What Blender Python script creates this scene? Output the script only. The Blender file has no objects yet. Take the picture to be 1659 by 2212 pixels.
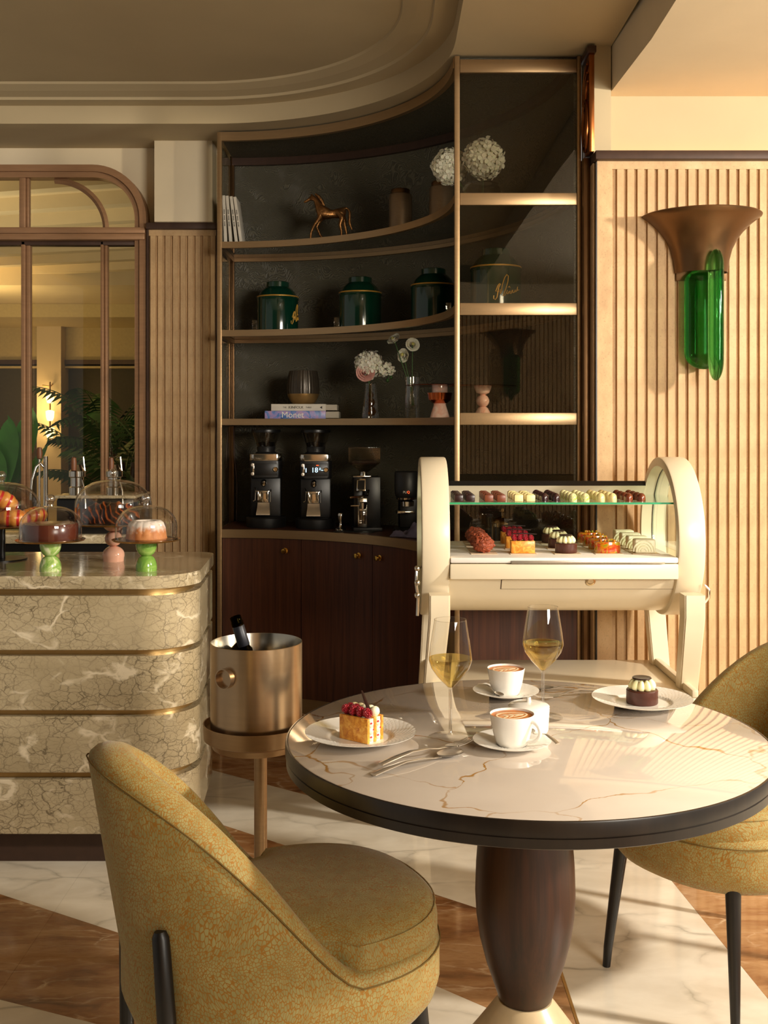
import bpy, bmesh, math, random
from mathutils import Vector, Matrix, noise as mnoise
random.seed(7)
R = math.radians
PI = math.pi
sc = bpy.context.scene
C = sc.collection

# ------------------------------------------------------------------ camera, light, exposure
F = 2350.0            # focal length in pixels of the 1659 x 2212 frame
EYE = 1.40            # eye height in metres
HOR = 920.0           # row of the horizon
cam = bpy.data.cameras.new('camera'); cam_o = bpy.data.objects.new('camera', cam); C.objects.link(cam_o)
cam.sensor_fit = 'AUTO'; cam.sensor_width = 36.0; cam.lens = F / 2212 * 36.0
cam.shift_y = -(1106 - HOR) / 2212
cam.clip_start = 0.05; cam.clip_end = 100
cam_o.location = (0, 0, EYE); cam_o.rotation_euler = (R(90), 0, 0)
sc.camera = cam_o
w = bpy.data.worlds.new('world'); sc.world = w; w.use_nodes = True
w.node_tree.nodes['Background'].inputs[0].default_value = (1.0, 0.93, 0.82, 1)
w.node_tree.nodes['Background'].inputs[1].default_value = 0.27

def lamp(kind, name, loc, energy, color, size=.1, target=None, **kw):
    l = bpy.data.lights.new(name, kind); l.energy = energy; l.color = color
    if kind == 'AREA':
        l.shape = kw.get('shape', 'DISK'); l.size = size
        if 'size_y' in kw: l.size_y = kw['size_y']
        if 'spread' in kw: l.spread = kw['spread']
    else:
        l.shadow_soft_size = size
        if kind == 'SPOT': l.spot_size = kw.get('angle', R(80)); l.spot_blend = kw.get('blend', .3)
    o = bpy.data.objects.new(name, l); C.objects.link(o); o.location = loc
    if target is not None:
        o.rotation_euler = (Vector(target) - Vector(loc)).to_track_quat('-Z', 'Y').to_euler()
    return o
# low warm daylight entering from the window side, right of the table
lamp('AREA', 'window_daylight', (4.0, 1.70, 2.30), 232, (1.0, .905, .76), .27, (-.2, 3.1, 1.1))
# added soft fill aimed at the dark cabinet, no window behind it
lamp('AREA', 'cabinet_fill', (2.5, -.85, 2.0), 34, (1.0, .92, .79), 1.5, (-.3, 5.0, 1.75), shape='RECTANGLE', size_y=1.1, spread=R(75))
sc.view_settings.view_transform = 'Standard'; sc.view_settings.look = 'None'
sc.view_settings.gamma = 1.0; sc.view_settings.use_curve_mapping = False
sc.view_settings.exposure = 0.06
try:
    sc.cycles.max_bounces = 10; sc.cycles.transparent_max_bounces = 24; sc.cycles.transmission_bounces = 10
    sc.cycles.caustics_reflective = False; sc.cycles.caustics_refractive = False
    sc.cycles.sample_clamp_indirect = 4.0; sc.cycles.use_denoising = True
except Exception: pass

def X(px, D): return (px - 829.5) * D / F
def Z(py, D): return EYE - (py - HOR) * D / F

# ------------------------------------------------------------------ materials
def srgb(r, g, b):
    f = lambda c: ((c/255 + .055)/1.055)**2.4 if c/255 > .04045 else c/255/12.92
    return (f(r), f(g), f(b), 1)
class NT:
    def __init__(s, name):
        s.m = bpy.data.materials.new(name); s.m.use_nodes = True; s.t = s.m.node_tree; s.t.nodes.clear()
        s.out = s.t.nodes.new('ShaderNodeOutputMaterial')
    def n(s, typ, inp=None, **props):
        nd = s.t.nodes.new('ShaderNode' + typ)
        for k, v in props.items(): setattr(nd, k, v)
        for k, v in (inp or {}).items():
            sock = nd.inputs[k]
            if hasattr(v, 'links') or isinstance(v, bpy.types.NodeSocket): s.t.links.new(v, sock)
            else: sock.default_value = v
        return nd
    def L(s, a, b): s.t.links.new(a, b)
    def coord(s, scale=(1, 1, 1), rot=(0, 0, 0), world=False):
        if world: src = s.n('NewGeometry').outputs['Position']
        else: src = s.n('TexCoord').outputs['Object']
        return s.n('Mapping', {'Vector': src, 'Scale': scale, 'Rotation': rot}).outputs[0]
    def noise(s, vec, scale, detail=3, rough=.5, dist=0):
        return s.n('TexNoise', {'Vector': vec, 'Scale': scale, 'Detail': detail, 'Roughness': rough, 'Distortion': dist})
    def warp(s, vec, scale, amt, detail=3):
        nz = s.noise(vec, scale, detail)
        sub = s.n('VectorMath', {0: nz.outputs['Color'], 1: (.5, .5, .5)}, operation='SUBTRACT')
        mul = s.n('VectorMath', {0: sub.outputs[0], 'Scale': amt}, operation='SCALE')
        return s.n('VectorMath', {0: vec, 1: mul.outputs[0]}, operation='ADD').outputs[0]
    def math(s, op, a, b=0.0, clamp=False):
        return s.n('Math', {0: a, 1: b}, operation=op, use_clamp=clamp).outputs[0]
    def ramp(s, fac, stops, interp='LINEAR'):
        nd = s.n('ValToRGB', {'Fac': fac}); cr = nd.color_ramp; cr.interpolation = interp
        while len(cr.elements) < len(stops): cr.elements.new(.5)
        for e, (p, c) in zip(cr.elements, stops):
            e.position = p; e.color = c if not isinstance(c, (int, float)) else (c, c, c, 1)
        return nd.outputs['Color']
    def mix(s, fac, a, b, blend='MIX'):
        nd = s.n('Mix', data_type='RGBA', blend_type=blend)
        for sock, v in ((nd.inputs[0], fac), (nd.inputs[6], a), (nd.inputs[7], b)):
            if isinstance(v, bpy.types.NodeSocket): s.L(v, sock)
            else: sock.default_value = v
        return nd.outputs[2]
    def bump(s, h, strength=.2, dist=.01):
        return s.n('Bump', {'Height': h, 'Strength': strength, 'Distance': dist}).outputs[0]
    def bsdf(s, color, rough=.5, metal=0, normal=None, **kw):
        p = s.n('BsdfPrincipled')
        def st(k, v):
            if isinstance(v, bpy.types.NodeSocket): s.L(v, p.inputs[k])
            else: p.inputs[k].default_value = v
        st('Base Color', color); st('Roughness', rough); st('Metallic', metal)
        if normal is not None: s.L(normal, p.inputs['Normal'])
        for k, v in kw.items(): st(k.replace('_', ' '), v)
        s.L(p.outputs[0], s.out.inputs[0]); return s.m
MT = {}
def pm(name, rgb, rough=.5, metal=0, var=.12, vs=30, bump=0, bs=120, bd=.002, aniso=None, **kw):
    t = NT(name); v = t.coord(aniso or (1, 1, 1))
    c = srgb(*rgb); d = tuple(x*(1-var) for x in c[:3]) + (1,); l = tuple(min(1, x*(1+var)) for x in c[:3]) + (1,)
    col = t.ramp(t.noise(v, vs, 4).outputs['Fac'], [(.3, d), (.7, l)])
    nm = t.bump(t.noise(v, bs, 3).outputs['Fac'], bump, bd) if bump else None
    MT[name] = t.bsdf(col, rough, metal, nm, **kw); return MT[name]

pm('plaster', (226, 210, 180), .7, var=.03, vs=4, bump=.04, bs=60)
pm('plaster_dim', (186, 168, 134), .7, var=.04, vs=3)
pm('bronze', (176, 146, 108), .36, .75, var=.05, vs=8, aniso=(1, 1, 12))
pm('bronze_dark', (108, 80, 52), .34, .85, var=.1, vs=10)
pm('bronze_carved', (150, 90, 45), .22, .9, var=.12, vs=12)
pm('copper_frame', (158, 120, 88), .42, .3, var=.08, vs=10, aniso=(1, 1, 8))
pm('trim_dark', (70, 50, 40), .45, .2, var=.1)
pm('black_satin', (16, 15, 15), .35, var=.1)
pm('black_leg', (22, 19, 18), .38, var=.2, aniso=(1, 1, .2), vs=60)
pm('black_plastic', (24, 23, 23), .45, var=.1, bump=.1, bs=400)
pm('chrome', (215, 210, 200), .12, 1, var=.03)
pm('chrome_warm', (214, 196, 164), .16, 1, var=.04)
pm('silver_satin', (226, 218, 206), .3, .9, var=.05)
pm('brass', (206, 158, 74), .22, 1, var=.05)
pm('gold_ink', (222, 166, 66), .45, .25, var=.06)
pm('brass_satin', (196, 160, 104), .35, .9, var=.06)
pm('gold_plate', (196, 152, 96), .2, 1, var=.06)
pm('bucket', (188, 162, 130), .25, .95, var=.05, vs=3, bump=.012, bs=220, aniso=(1, 1, 26))
pm('bucket_inside', (190, 184, 170), .2, 1, var=.05)
pm('cream_paint', (228, 214, 186), .34, var=.03, vs=6, Coat_Weight=.25, Coat_Roughness=.2)
pm('white_tray', (240, 234, 226), .4, var=.02)
pm('white_china', (240, 236, 228), .16, var=.02, Coat_Weight=.4, Coat_Roughness=.08)
pm('china_textured', (240, 236, 228), .2, var=.02, Coat_Weight=.2)
pm('tin_green', (8, 46, 32), .14, var=.15, Coat_Weight=.5, Coat_Roughness=.05)
pm('canister', (140, 120, 98), .34, .55, var=.08, aniso=(1, 1, 14))
pm('horse_bronze', (132, 92, 52), .35, .85, var=.35, vs=40, bump=.5, bs=90, bd=.004)
pm('paper', (214, 206, 190), .7, var=.06)
pm('paper_edge', (196, 186, 168), .8, var=.1, aniso=(1, 1, 30), vs=40)
pm('ink', (50, 46, 42), .7)
pm('ink_white', (240, 236, 226), .7, var=.02)
pm('petal_white', (250, 244, 228), .6, var=.06, Subsurface_Weight=.15)
pm('petal_pink', (224, 168, 160), .6, var=.1, Subsurface_Weight=.15)
pm('petal_core', (206, 200, 120), .6)
pm('leaf', (52, 88, 36), .5, var=.3)
pm('leaf_palm', (36, 92, 30), .45, var=.35, vs=8)
pm('leaf_banana', (70, 160, 58), .4, var=.25, vs=6)
pm('trunk', (84, 62, 40), .8, var=.3)
pm('cup_wood', (110, 66, 36), .5, var=.2)
pm('choc', (74, 36, 26), .35, var=.15, vs=60, bump=.25, bs=130, bd=.002)
pm('choc_glaze', (92, 44, 30), .22, var=.12, vs=14)
pm('choc_dark', (44, 22, 20), .3, var=.3, vs=90)
pm('choc_milk', (120, 62, 38), .35, var=.12, vs=60)
pm('choc_white', (240, 222, 160), .4, var=.06)
pm('truffle', (140, 62, 32), .6, var=.3, vs=80, bump=.8, bs=120, bd=.006)
t = NT('raspberry'); v = t.coord(); vd = t.n('TexVoronoi', {'Vector': v, 'Scale': 3.2}).outputs['Distance']
MT['raspberry'] = t.bsdf(t.ramp(vd, [(.1, srgb(240, 70, 92)), (.6, srgb(220, 36, 58)), (.95, srgb(170, 16, 36))]), .32, 0, t.bump(t.math('SUBTRACT', 1.0, vd), 1.0, .35), Subsurface_Weight=.15)
pm('cream', (250, 238, 186), .5, var=.05, Subsurface_Weight=.2)
pm('cream_pale', (246, 236, 206), .5, var=.05, Subsurface_Weight=.2)
pm('cream_green', (242, 236, 204), .45, var=.06)
pm('cardboard', (214, 190, 160), .6, var=.08)
pm('pink_stone', (236, 182, 156), .14, var=.1, vs=14, Coat_Weight=.4)
pm('copper', (190, 100, 56), .15, 1, var=.1)
pm('coffee_crema', (200, 122, 58), .4, var=.2, vs=60)
pm('coffee_milk', (240, 214, 176), .45, var=.06)
pm('towel', (98, 92, 116), .95, var=.2, vs=40, bump=.6, bs=300, bd=.002)
pm('rubber_mat', (20, 20, 20), .6)
pm('beans', (60, 34, 24), .5, var=.4, vs=220, bump=.8, bs=200, bd=.004)
pm('bottle_foil', (34, 36, 44), .4, .3)
pm('capsule_pot', (66, 58, 48), .3, .4, var=.15)
pm('grout', (150, 140, 126), .8)
pm('wall_olive', (66, 62, 50), .7, var=.1)
pm('frieze', (196, 180, 140), .7, var=.05)
pm('travertine', (208, 186, 150), .3, var=.12, vs=16, bump=.1, bs=60)

def emis(name, rgb, strength):
    t = NT(name); nz = t.noise(t.coord(), 3, 1)
    col = t.ramp(nz.outputs['Fac'], [(.2, tuple(x*.92 for x in srgb(*rgb)[:3]) + (1,)), (.8, srgb(*rgb))])
    e = t.n('Emission', {'Color': col, 'Strength': strength}); t.L(e.outputs[0], t.out.inputs[0]); MT[name] = t.m
emis('led', (255, 180, 88), 8)
emis('bulb', (255, 220, 150), 5)
emis('screen_text', (190, 230, 255), 2.2)
emis('screen_red', (255, 90, 40), 2.0)

def thin_glass(name, tint, base=.04, power=4.0, rough=.0, rc=(1, 1, 1, 1), scale=1.0):
    t = NT(name)
    fc = t.n('LayerWeight', {'Blend': .5}).outputs['Facing']
    fr = t.math('ADD', t.math('MULTIPLY', t.math('POWER', fc, power), .9*scale), base, True)
    nz = t.ramp(t.noise(t.coord(), 6, 1).outputs['Fac'], [(0, tuple(x*.985 for x in tint[:3]) + (1,)), (1, tint)])
    tr = t.n('BsdfTransparent', {'Color': nz}); gl = t.n('BsdfGlossy', {'Color': rc, 'Roughness': rough})
    mx = t.n('MixShader', {0: fr, 1: tr.outputs[0], 2: gl.outputs[0]}); t.L(mx.outputs[0], t.out.inputs[0]); MT[name] = t.m
thin_glass('glass', (.96, .955, .945, 1), .07, 2.2, 0, scale=.85)
thin_glass('glass_wine', (.97, .965, .95, 1), .04, 2.6, 0, scale=.8)
thin_glass('glass_green_edge', (.9, .96, .92, 1), .05, 5)
thin_glass('glass_smoke', (.82, .80, .74, 1), .036, 4, 0.0)
thin_glass('glass_shelf', (.5, .48, .44, 1), .06, 3, .03)
thin_glass('glass_foot', (.985, .98, .97, 1), .03, 6.0, 0, scale=.6)
thin_glass('glass_window', (.93, .9, .8, 1), .03, 5)
thin_glass('glass_hopper', (.62, .58, .52, 1), .08, 3, .05)
thin_glass('glass_amber', (.75, .48, .10, 1), .05, 3, 0)
def solid_glass(name, col, ior=1.45, trans=(1, 1, 1, 1), f=.35, rough=0):
    t = NT(name)
    c = t.ramp(t.noise(t.coord(), 5, 1).outputs['Fac'], [(0, tuple(x*.94 for x in col[:3]) + (1,)), (1, col)])
    g = t.n('BsdfGlass', {'Color': c, 'IOR': ior, 'Roughness': rough}); tr = t.n('BsdfTransparent', {'Color': trans})
    mx = t.n('MixShader', {0: f, 1: g.outputs[0], 2: tr.outputs[0]}); t.L(mx.outputs[0], t.out.inputs[0]); MT[name] = t.m
solid_glass('glass_sconce', (.72, 1.0, .78, 1), 1.45, (.72, 1.0, .72, 1), .25)
va = MT['glass_sconce'].node_tree.nodes.new('ShaderNodeVolumeAbsorption'); va.inputs[0].default_value = (.02, .62, .13, 1); va.inputs[1].default_value = 17
MT['glass_sconce'].node_tree.links.new(va.outputs[0], MT['glass_sconce'].node_tree.nodes['Material Output'].inputs['Volume'])
thin_glass('glass_bright', (.9, .89, .87, 1), .26, 1.6, .02, scale=.7)
solid_glass('glass_knob', (.98, .97, .95, 1), 1.4, (1, 1, 1, 1), .3)
solid_glass('wine', (1.0, .90, .56, 1), 1.2, (1.0, .90, .54, 1), .6)
solid_glass('bottle_glass', (.16, .12, .03, 1), 1.3, (.2, .15, .03, 1), .3)

def voro_edge(t, vec, scale):
    return t.n('TexVoronoi', {'Vector': vec, 'Scale': scale}, feature='DISTANCE_TO_EDGE').outputs['Distance']
# white floor marble: pale ground with thin grey veins running one way
t = NT('marble_white'); v = t.coord((1, 1.9, 1), (0, 0, R(-24)))
v2 = t.warp(v, 2.2, .42, 5); e = voro_edge(t, v2, 2.1)
vein = t.ramp(e, [(0, 1.0), (.012, .55), (.05, 0.0)])
mask = t.ramp(t.noise(v, 2.6, 4).outputs['Fac'], [(.42, 0.0), (.68, 1.0)])
base = t.ramp(t.noise(v2, 5, 6).outputs['Fac'], [(.3, srgb(216, 205, 186)), (.7, srgb(238, 230, 214))])
col = t.mix(t.math('MULTIPLY', t.math('MULTIPLY', vein, mask), .75), base, srgb(128, 118, 100))
MT['marble_white'] = t.bsdf(col, .1, 0, None, Specular_IOR_Level=.5)
# brown floor marble
t = NT('marble_brown'); v = t.coord((1, 3.0, 1), (0, 0, R(38)))
v2 = t.warp(v, 2.5, .6, 6)
base = t.ramp(t.noise(v2, 3.2, 7, .62).outputs['Fac'], [(.28, srgb(104, 68, 40)), (.45, srgb(154, 108, 68)), (.6, srgb(184, 142, 98)), (.76, srgb(148, 98, 62))])
e = voro_edge(t, t.warp(v, 3, .5, 5), 3.4)
vein = t.math('MULTIPLY', t.ramp(e, [(0, 1.0), (.03, .15), (.06, 0.0)]), t.ramp(t.noise(v, 4, 3).outputs['Fac'], [(.45, 0.0), (.65, .85)]))
col = t.mix(vein, base, srgb(222, 194, 158))
MT['marble_brown'] = t.bsdf(col, .1)
# counter stone: khaki with a net of dark cracks and white clots
t = NT('marble_counter'); v = t.coord((1, 1, 1.5))
v2 = t.warp(v, 9, .10, 5)
base = t.ramp(t.noise(v2, 3, 5).outputs['Fac'], [(.3, srgb(166, 150, 118)), (.7, srgb(196, 180, 148))])
e1 = t.ramp(voro_edge(t, v2, 20), [(0, 1.0), (.018, .6), (.045, 0.0)])
e2 = t.ramp(voro_edge(t, t.warp(v, 12, .09, 4), 44), [(0, .7), (.03, .25), (.06, 0.0)])
cr = t.math('MULTIPLY', t.math('MAXIMUM', e1, e2), t.ramp(t.noise(v, 4, 3).outputs['Fac'], [(.35, .25), (.6, 1.0)]))
col = t.mix(t.math('MULTIPLY', cr, .8), base, srgb(72, 60, 42))
wv = t.warp(v, 9, .14, 4)
wh = t.ramp(t.noise(wv, 5.5, 5, .6).outputs['Fac'], [(.60, 0.0), (.66, .9)])
e3 = t.ramp(voro_edge(t, t.warp(v, 4, .3, 4), 5), [(0, 1.0), (.02, .7), (.05, 0.0)])
wl = t.math('MULTIPLY', e3, t.ramp(t.noise(v, 6, 2).outputs['Fac'], [(.5, 0.0), (.6, 1.0)]))
col = t.mix(t.math('MAXIMUM', wh, wl), col, srgb(228, 214, 186))
MT['marble_counter'] = t.bsdf(col, .16, Coat_Weight=.3, Coat_Roughness=.08)
# table marble: near white with sparse gold veins
t = NT('marble_table'); v = t.coord((1, 1, 1), (0, 0, R(20)))
v2 = t.warp(t.warp(v, 2.2, .55, 4), 14, .05, 4); e = voro_edge(t, v2, 2.9)
mask = t.ramp(t.noise(v, 4.0, 3).outputs['Fac'], [(.34, 0.1), (.54, 1.0)])
wid = t.math('MULTIPLY', t.ramp(t.noise(v, 7, 3).outputs['Fac'], [(.35, .003), (.7, .020)]), 1.0)
vein = t.math('SUBTRACT', 1.0, t.math('DIVIDE', e, wid), True)
vein = t.math('MULTIPLY', t.math('MULTIPLY', vein, 1.6, True), mask)
base = t.ramp(t.noise(v2, 3, 5).outputs['Fac'], [(.3, srgb(208, 195, 182)), (.7, srgb(222, 211, 199))])
col = t.mix(vein, base, srgb(172, 126, 58))
MT['marble_table'] = t.bsdf(col, .05, Specular_IOR_Level=.6, Coat_Weight=.6, Coat_Roughness=.03)
# dark cabinet wood
def wood(name, c0, c1, rough, scale=(14, 14, .5), coat=.2):
    t = NT(name); v = t.coord(scale); v2 = t.warp(v, 1.5, .6, 3)
    a = t.noise(v2, 4, 6, .6).outputs['Fac']; b = t.noise(t.coord((scale[0]*9, scale[1]*9, scale[2]*2)), 3, 2).outputs['Fac']
    col = t.ramp(t.math('ADD', t.math('MULTIPLY', a, .75), t.math('MULTIPLY', b, .25)), [(.3, srgb(*c0)), (.7, srgb(*c1))])
    MT[name] = t.bsdf(col, rough, 0, None, Coat_Weight=coat, Coat_Roughness=.25)
wood('wood_door', (56, 28, 16), (102, 56, 33), .45, coat=.03)
wood('wood_table', (26, 12, 6), (66, 33, 16), .42, (10, 10, .6), .06)
wood('wood_rim', (20, 14, 10), (38, 28, 21), .34, (6, 6, .6), .2)
# ribbed stone panels
t = NT('rib_stone'); v = t.coord((1, 1, .55))
base = t.ramp(t.noise(v, 9, 6, .65).outputs['Fac'], [(.3, srgb(174, 138, 98)), (.55, srgb(200, 165, 121)), (.75, srgb(214, 183, 140))])
sp = t.ramp(t.noise(t.coord(), 160, 2).outputs['Fac'], [(.3, .8), (.4, 1.0)])
MT['rib_stone'] = t.bsdf(t.mix(1.0, base, sp, 'MULTIPLY'), .6, 0, t.bump(t.noise(v, 120, 3).outputs['Fac'], .12, .002))
# dark wallcovering with fine wavy relief
t = NT('wallcover'); v = t.coord((1, 1, 1)); v2 = t.warp(v, 3, .5, 3)
wv = t.n('TexWave', {'Vector': v2, 'Scale': 46, 'Distortion': 9, 'Detail': 2}, bands_direction='Z').outputs['Fac']
col = t.ramp(wv, [(.2, srgb(70, 66, 54)), (.8, srgb(94, 89, 73))])
MT['wallcover'] = t.bsdf(col, .55, 0, t.bump(wv, .35, .006))
# chair fabric: small pale leaves on an ochre ground, in swirls
t = NT('fabric'); v = t.coord()
v2 = t.warp(v, 11, .06, 0)
mp = t.n('Mapping', {'Vector': v2, 'Scale': (215, 195, 112)}).outputs[0]
e = t.n('TexVoronoi', {'Vector': mp, 'Scale': 1.0, 'Randomness': .8}, feature='DISTANCE_TO_EDGE').outputs['Distance']
lf = t.ramp(e, [(.05, 0.0), (.12, 1.0)])
cl = t.ramp(t.noise(v, 40, 2).outputs['Fac'], [(.3, srgb(140, 128, 74)), (.7, srgb(158, 147, 92))])
col = t.mix(lf, srgb(150, 102, 14), cl)
MT['fabric'] = t.bsdf(col, .75, 0, t.bump(lf, .12, .002), Sheen_Weight=.15)
# marbled green stone for the cake stands
def swirl(name, stops, scale=14, rough=.12, dist=1.5, coat=.4, aniso=(1, 1, 1), seedrot=0):
    t = NT(name); v = t.coord(aniso, (seedrot, seedrot*2, 0)); v2 = t.warp(v, scale*.5, .08, 4)
    col = t.ramp(t.noise(v2, scale, 5, .5, dist).outputs['Fac'], [(p, srgb(*c)) for p, c in stops])
    MT[name] = t.bsdf(col, rough, 0, None, Coat_Weight=coat, Coat_Roughness=.05)
swirl('stone_green', [(.3, (112, 156, 66)), (.48, (166, 196, 108)), (.62, (226, 230, 184)), (.8, (140, 176, 84))], 20)
swirl('stone_green_deep', [(.3, (92, 140, 52)), (.55, (136, 176, 80)), (.75, (180, 202, 116))], 14, seedrot=1.3)
t = NT('babka'); v = t.coord((1, .6, 1), (0, R(35), 0)); wv = t.n('TexWave', {'Vector': t.warp(v, 14, .03, 3), 'Scale': 17, 'Distortion': 6, 'Detail': 3}, bands_direction='X').outputs['Fac']
MT['babka'] = t.bsdf(t.ramp(wv, [(.4, srgb(34, 14, 10)), (.7, srgb(62, 26, 14)), (.88, srgb(128, 58, 22)), (.98, srgb(160, 82, 34))]), .3, Coat_Weight=.3)
swirl('pastry', [(.3, (186, 104, 26)), (.5, (222, 150, 48)), (.7, (240, 184, 84))], 60, .4, 1, .15)
swirl('monet_cover', [(.25, (60, 84, 150)), (.42, (92, 134, 196)), (.52, (150, 150, 210)), (.62, (196, 150, 190)), (.75, (120, 170, 180))], 22, .35, 2, .2)
swirl('dome_purple', [(.35, (30, 16, 20)), (.6, (56, 28, 30)), (.72, (120, 90, 84))], 180, .2, 0, .4)
swirl('dome_green', [(.38, (232, 222, 170)), (.52, (220, 214, 150)), (.58, (150, 180, 60))], 60, .25, 1, .4)
swirl('dome_speckle', [(.35, (120, 96, 50)), (.44, (226, 206, 140)), (.7, (240, 222, 160))], 220, .3, 0, .3)
swirl('dome_brown', [(.35, (90, 40, 22)), (.6, (124, 60, 34)), (.72, (170, 110, 50))], 60, .2, 1, .5)
swirl('jelly', [(.35, (120, 130, 24)), (.48, (200, 120, 20)), (.6, (170, 40, 14)), (.75, (214, 90, 24))], 40, .15, 1.5, .6)
swirl('rolled_cream', [(.35, (226, 222, 176)), (.6, (240, 238, 206))], 40, .4, 2, .1)
swirl('marbled_pink', [(.35, (232, 170, 150)), (.6, (240, 206, 190))], 20, .12, 1, .5)
# croissant with red stripes, bundt crust with sugar on top faces
t = NT('croissant'); v = t.coord()
wv = t.n('TexWave', {'Vector': v, 'Scale': 9, 'Distortion': 1.2}, bands_direction='X').outputs['Fac']
base = t.ramp(t.noise(v, 30, 4).outputs['Fac'], [(.3, srgb(206, 110, 34)), (.7, srgb(240, 176, 84))])
MT['croissant'] = t.bsdf(t.mix(t.ramp(wv, [(.8, 0.0), (.86, 1.0)]), base, srgb(200, 40, 40)), .35, Coat_Weight=.3)
t = NT('bundt'); v = t.coord(); g = t.n('NewGeometry'); sp = t.n('SeparateXYZ', {0: v})
up = t.math('ADD', t.math('MULTIPLY', sp.outputs[2], 14.0), t.math('MULTIPLY', t.noise(v, 60, 5).outputs['Fac'], .9))
base = t.ramp(t.noise(v, 34, 4).outputs['Fac'], [(.3, srgb(186, 104, 50)), (.7, srgb(224, 152, 90))])
MT['bundt'] = t.bsdf(t.mix(t.ramp(up, [(1.02, 0.0), (1.28, .85)]) if False else t.ramp(t.math('MULTIPLY', up, .6), [(.50, 0.0), (.72, .92)]), base, srgb(240, 232, 222)), .6)

# ------------------------------------------------------------------ geometry helpers
class MB:
    def __init__(s): s.bm = bmesh.new(); s.mi = 0
    def _f(s, vs):
        try: f = s.bm.faces.new(vs); f.material_index = s.mi; return f
        except ValueError: return None
    def box(s, x0, x1, y0, y1, z0, z1, bev=0, seg=2, M=None):
        r = bmesh.ops.create_cube(s.bm, size=1.0); vs = r['verts']
        for v in vs:
            v.co = Vector(((x0+x1)/2 + v.co.x*(x1-x0), (y0+y1)/2 + v.co.y*(y1-y0), (z0+z1)/2 + v.co.z*(z1-z0)))
        fs = set(f for v in vs for f in v.link_faces)
        if bev:
            es = list(set(e for v in vs for e in v.link_edges))
            r = bmesh.ops.bevel(s.bm, geom=es, offset=bev, segments=seg, profile=.5, affect='EDGES', clamp_overlap=True)
            fs = set(r['faces']) | set(f for f in fs if f.is_valid)
        vv = set(v for f in fs for v in f.verts)
        if M is not None:
            for v in vv: v.co = M @ v.co
        for f in fs: f.material_index = s.mi
        return s
    def lathe(s, prof, n=32, M=None, mod=None, close=False):
        M = M or Matrix(); rings = []
        for r, z in prof:
            if r < 1e-6: rings.append([s.bm.verts.new(M @ Vector((0, 0, z)))])
            else:
                ring = []
                for i in range(n):
                    a = 2*PI*i/n; rr = r*(mod(a, r, z) if mod else 1)
                    ring.append(s.bm.verts.new(M @ Vector((rr*math.cos(a), rr*math.sin(a), z))))
                rings.append(ring)
        pairs = list(zip(rings, rings[1:]))
        if close: pairs.append((rings[-1], rings[0]))
        for a, b in pairs:
            for i in range(n):
                j = (i+1) % n
                if len(a) == 1 and len(b) == 1: continue
                if len(a) == 1: s._f([a[0], b[j], b[i]])
                elif len(b) == 1: s._f([a[i], a[j], b[0]])
                else: s._f([a[i], a[j], b[j], b[i]])
        return s
    def tube(s, pts, r, n=8, closed=False, flat=1.0, up=None):
        pts = [Vector(p) for p in pts]; k = len(pts); rs = r if isinstance(r, (list, tuple)) else [r]*k
        rings = []; ref = Vector(up) if up else None
        for i, p in enumerate(pts):
            if closed: d = pts[(i+1) % k] - pts[i-1]
            else: d = pts[min(i+1, k-1)] - pts[max(i-1, 0)]
            d = d.normalized() if d.length > 1e-9 else Vector((0, 0, 1))
            if ref is None:
                ref = Vector((0, 0, 1)) if abs(d.z) < .9 else Vector((1, 0, 0))
            u = ref - d*ref.dot(d)
            if u.length < 1e-5: u = Vector((1, 0, 0)) - d*d.x
            u.normalize(); vv = d.cross(u)
            if not up: ref = u
            rings.append([s.bm.verts.new(p + (u*math.cos(2*PI*j/n)*flat + vv*math.sin(2*PI*j/n))*rs[i]) for j in range(n)])
        m = k if closed else k-1
        for i in range(m):
            a, b = rings[i], rings[(i+1) % k]
            for j in range(n): s._f([a[j], a[(j+1) % n], b[(j+1) % n], b[j]])
        if not closed:
            s._f(list(reversed(rings[0]))); s._f(rings[-1])
        return s
    def prism(s, poly, z0, z1, M=None, bev=0):
        M = M or Matrix()
        lo = [s.bm.verts.new(M @ Vector((x, y, z0))) for x, y in poly]; hi = [s.bm.verts.new(M @ Vector((x, y, z1))) for x, y in poly]
        f0 = s._f(list(reversed(lo))); f1 = s._f(hi); n = len(poly)
        for i in range(n): s._f([lo[i], lo[(i+1) % n], hi[(i+1) % n], hi[i]])
        if bev:
            es = list(set(e for f in (f0, f1) if f for e in f.edges))
            r = bmesh.ops.bevel(s.bm, geom=es, offset=bev, segments=2, profile=.5, affect='EDGES')
            for f in r['faces']: f.material_index = s.mi
        return s
    def strip(s, A, B):
        a = [s.bm.verts.new(Vector(p)) for p in A]; b = [s.bm.verts.new(Vector(p)) for p in B]
        for i in range(len(a)-1): s._f([a[i], a[i+1], b[i+1], b[i]])
        return s
    def grid(s, rows, closed=False):
        vs = [[s.bm.verts.new(Vector(p)) for p in r] for r in rows]
        for i in range(len(vs)-1):
            m = len(vs[i])
            for j in range(m if closed else m-1): s._f([vs[i][j], vs[i][(j+1) % m], vs[i+1][(j+1) % m], vs[i+1][j]])
        return s
    def arc(s, r0, r1, z0, z1, a0, a1, n=24):
        A = [a0 + (a1-a0)*i/n for i in range(n+1)]
        ring = []
        for a in A:
            sx, cy = math.sin(a), math.cos(a)
            ring.append([s.bm.verts.new((r*sx, r*cy, z)) for r, z in ((r0, z0), (r1, z0), (r1, z1), (r0, z1))])
        for i in range(n):
            for j in range(4): s._f([ring[i][j], ring[i][(j+1) % 4], ring[i+1][(j+1) % 4], ring[i+1][j]])
        s._f(ring[0]); s._f(list(reversed(ring[-1]))); return s
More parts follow.
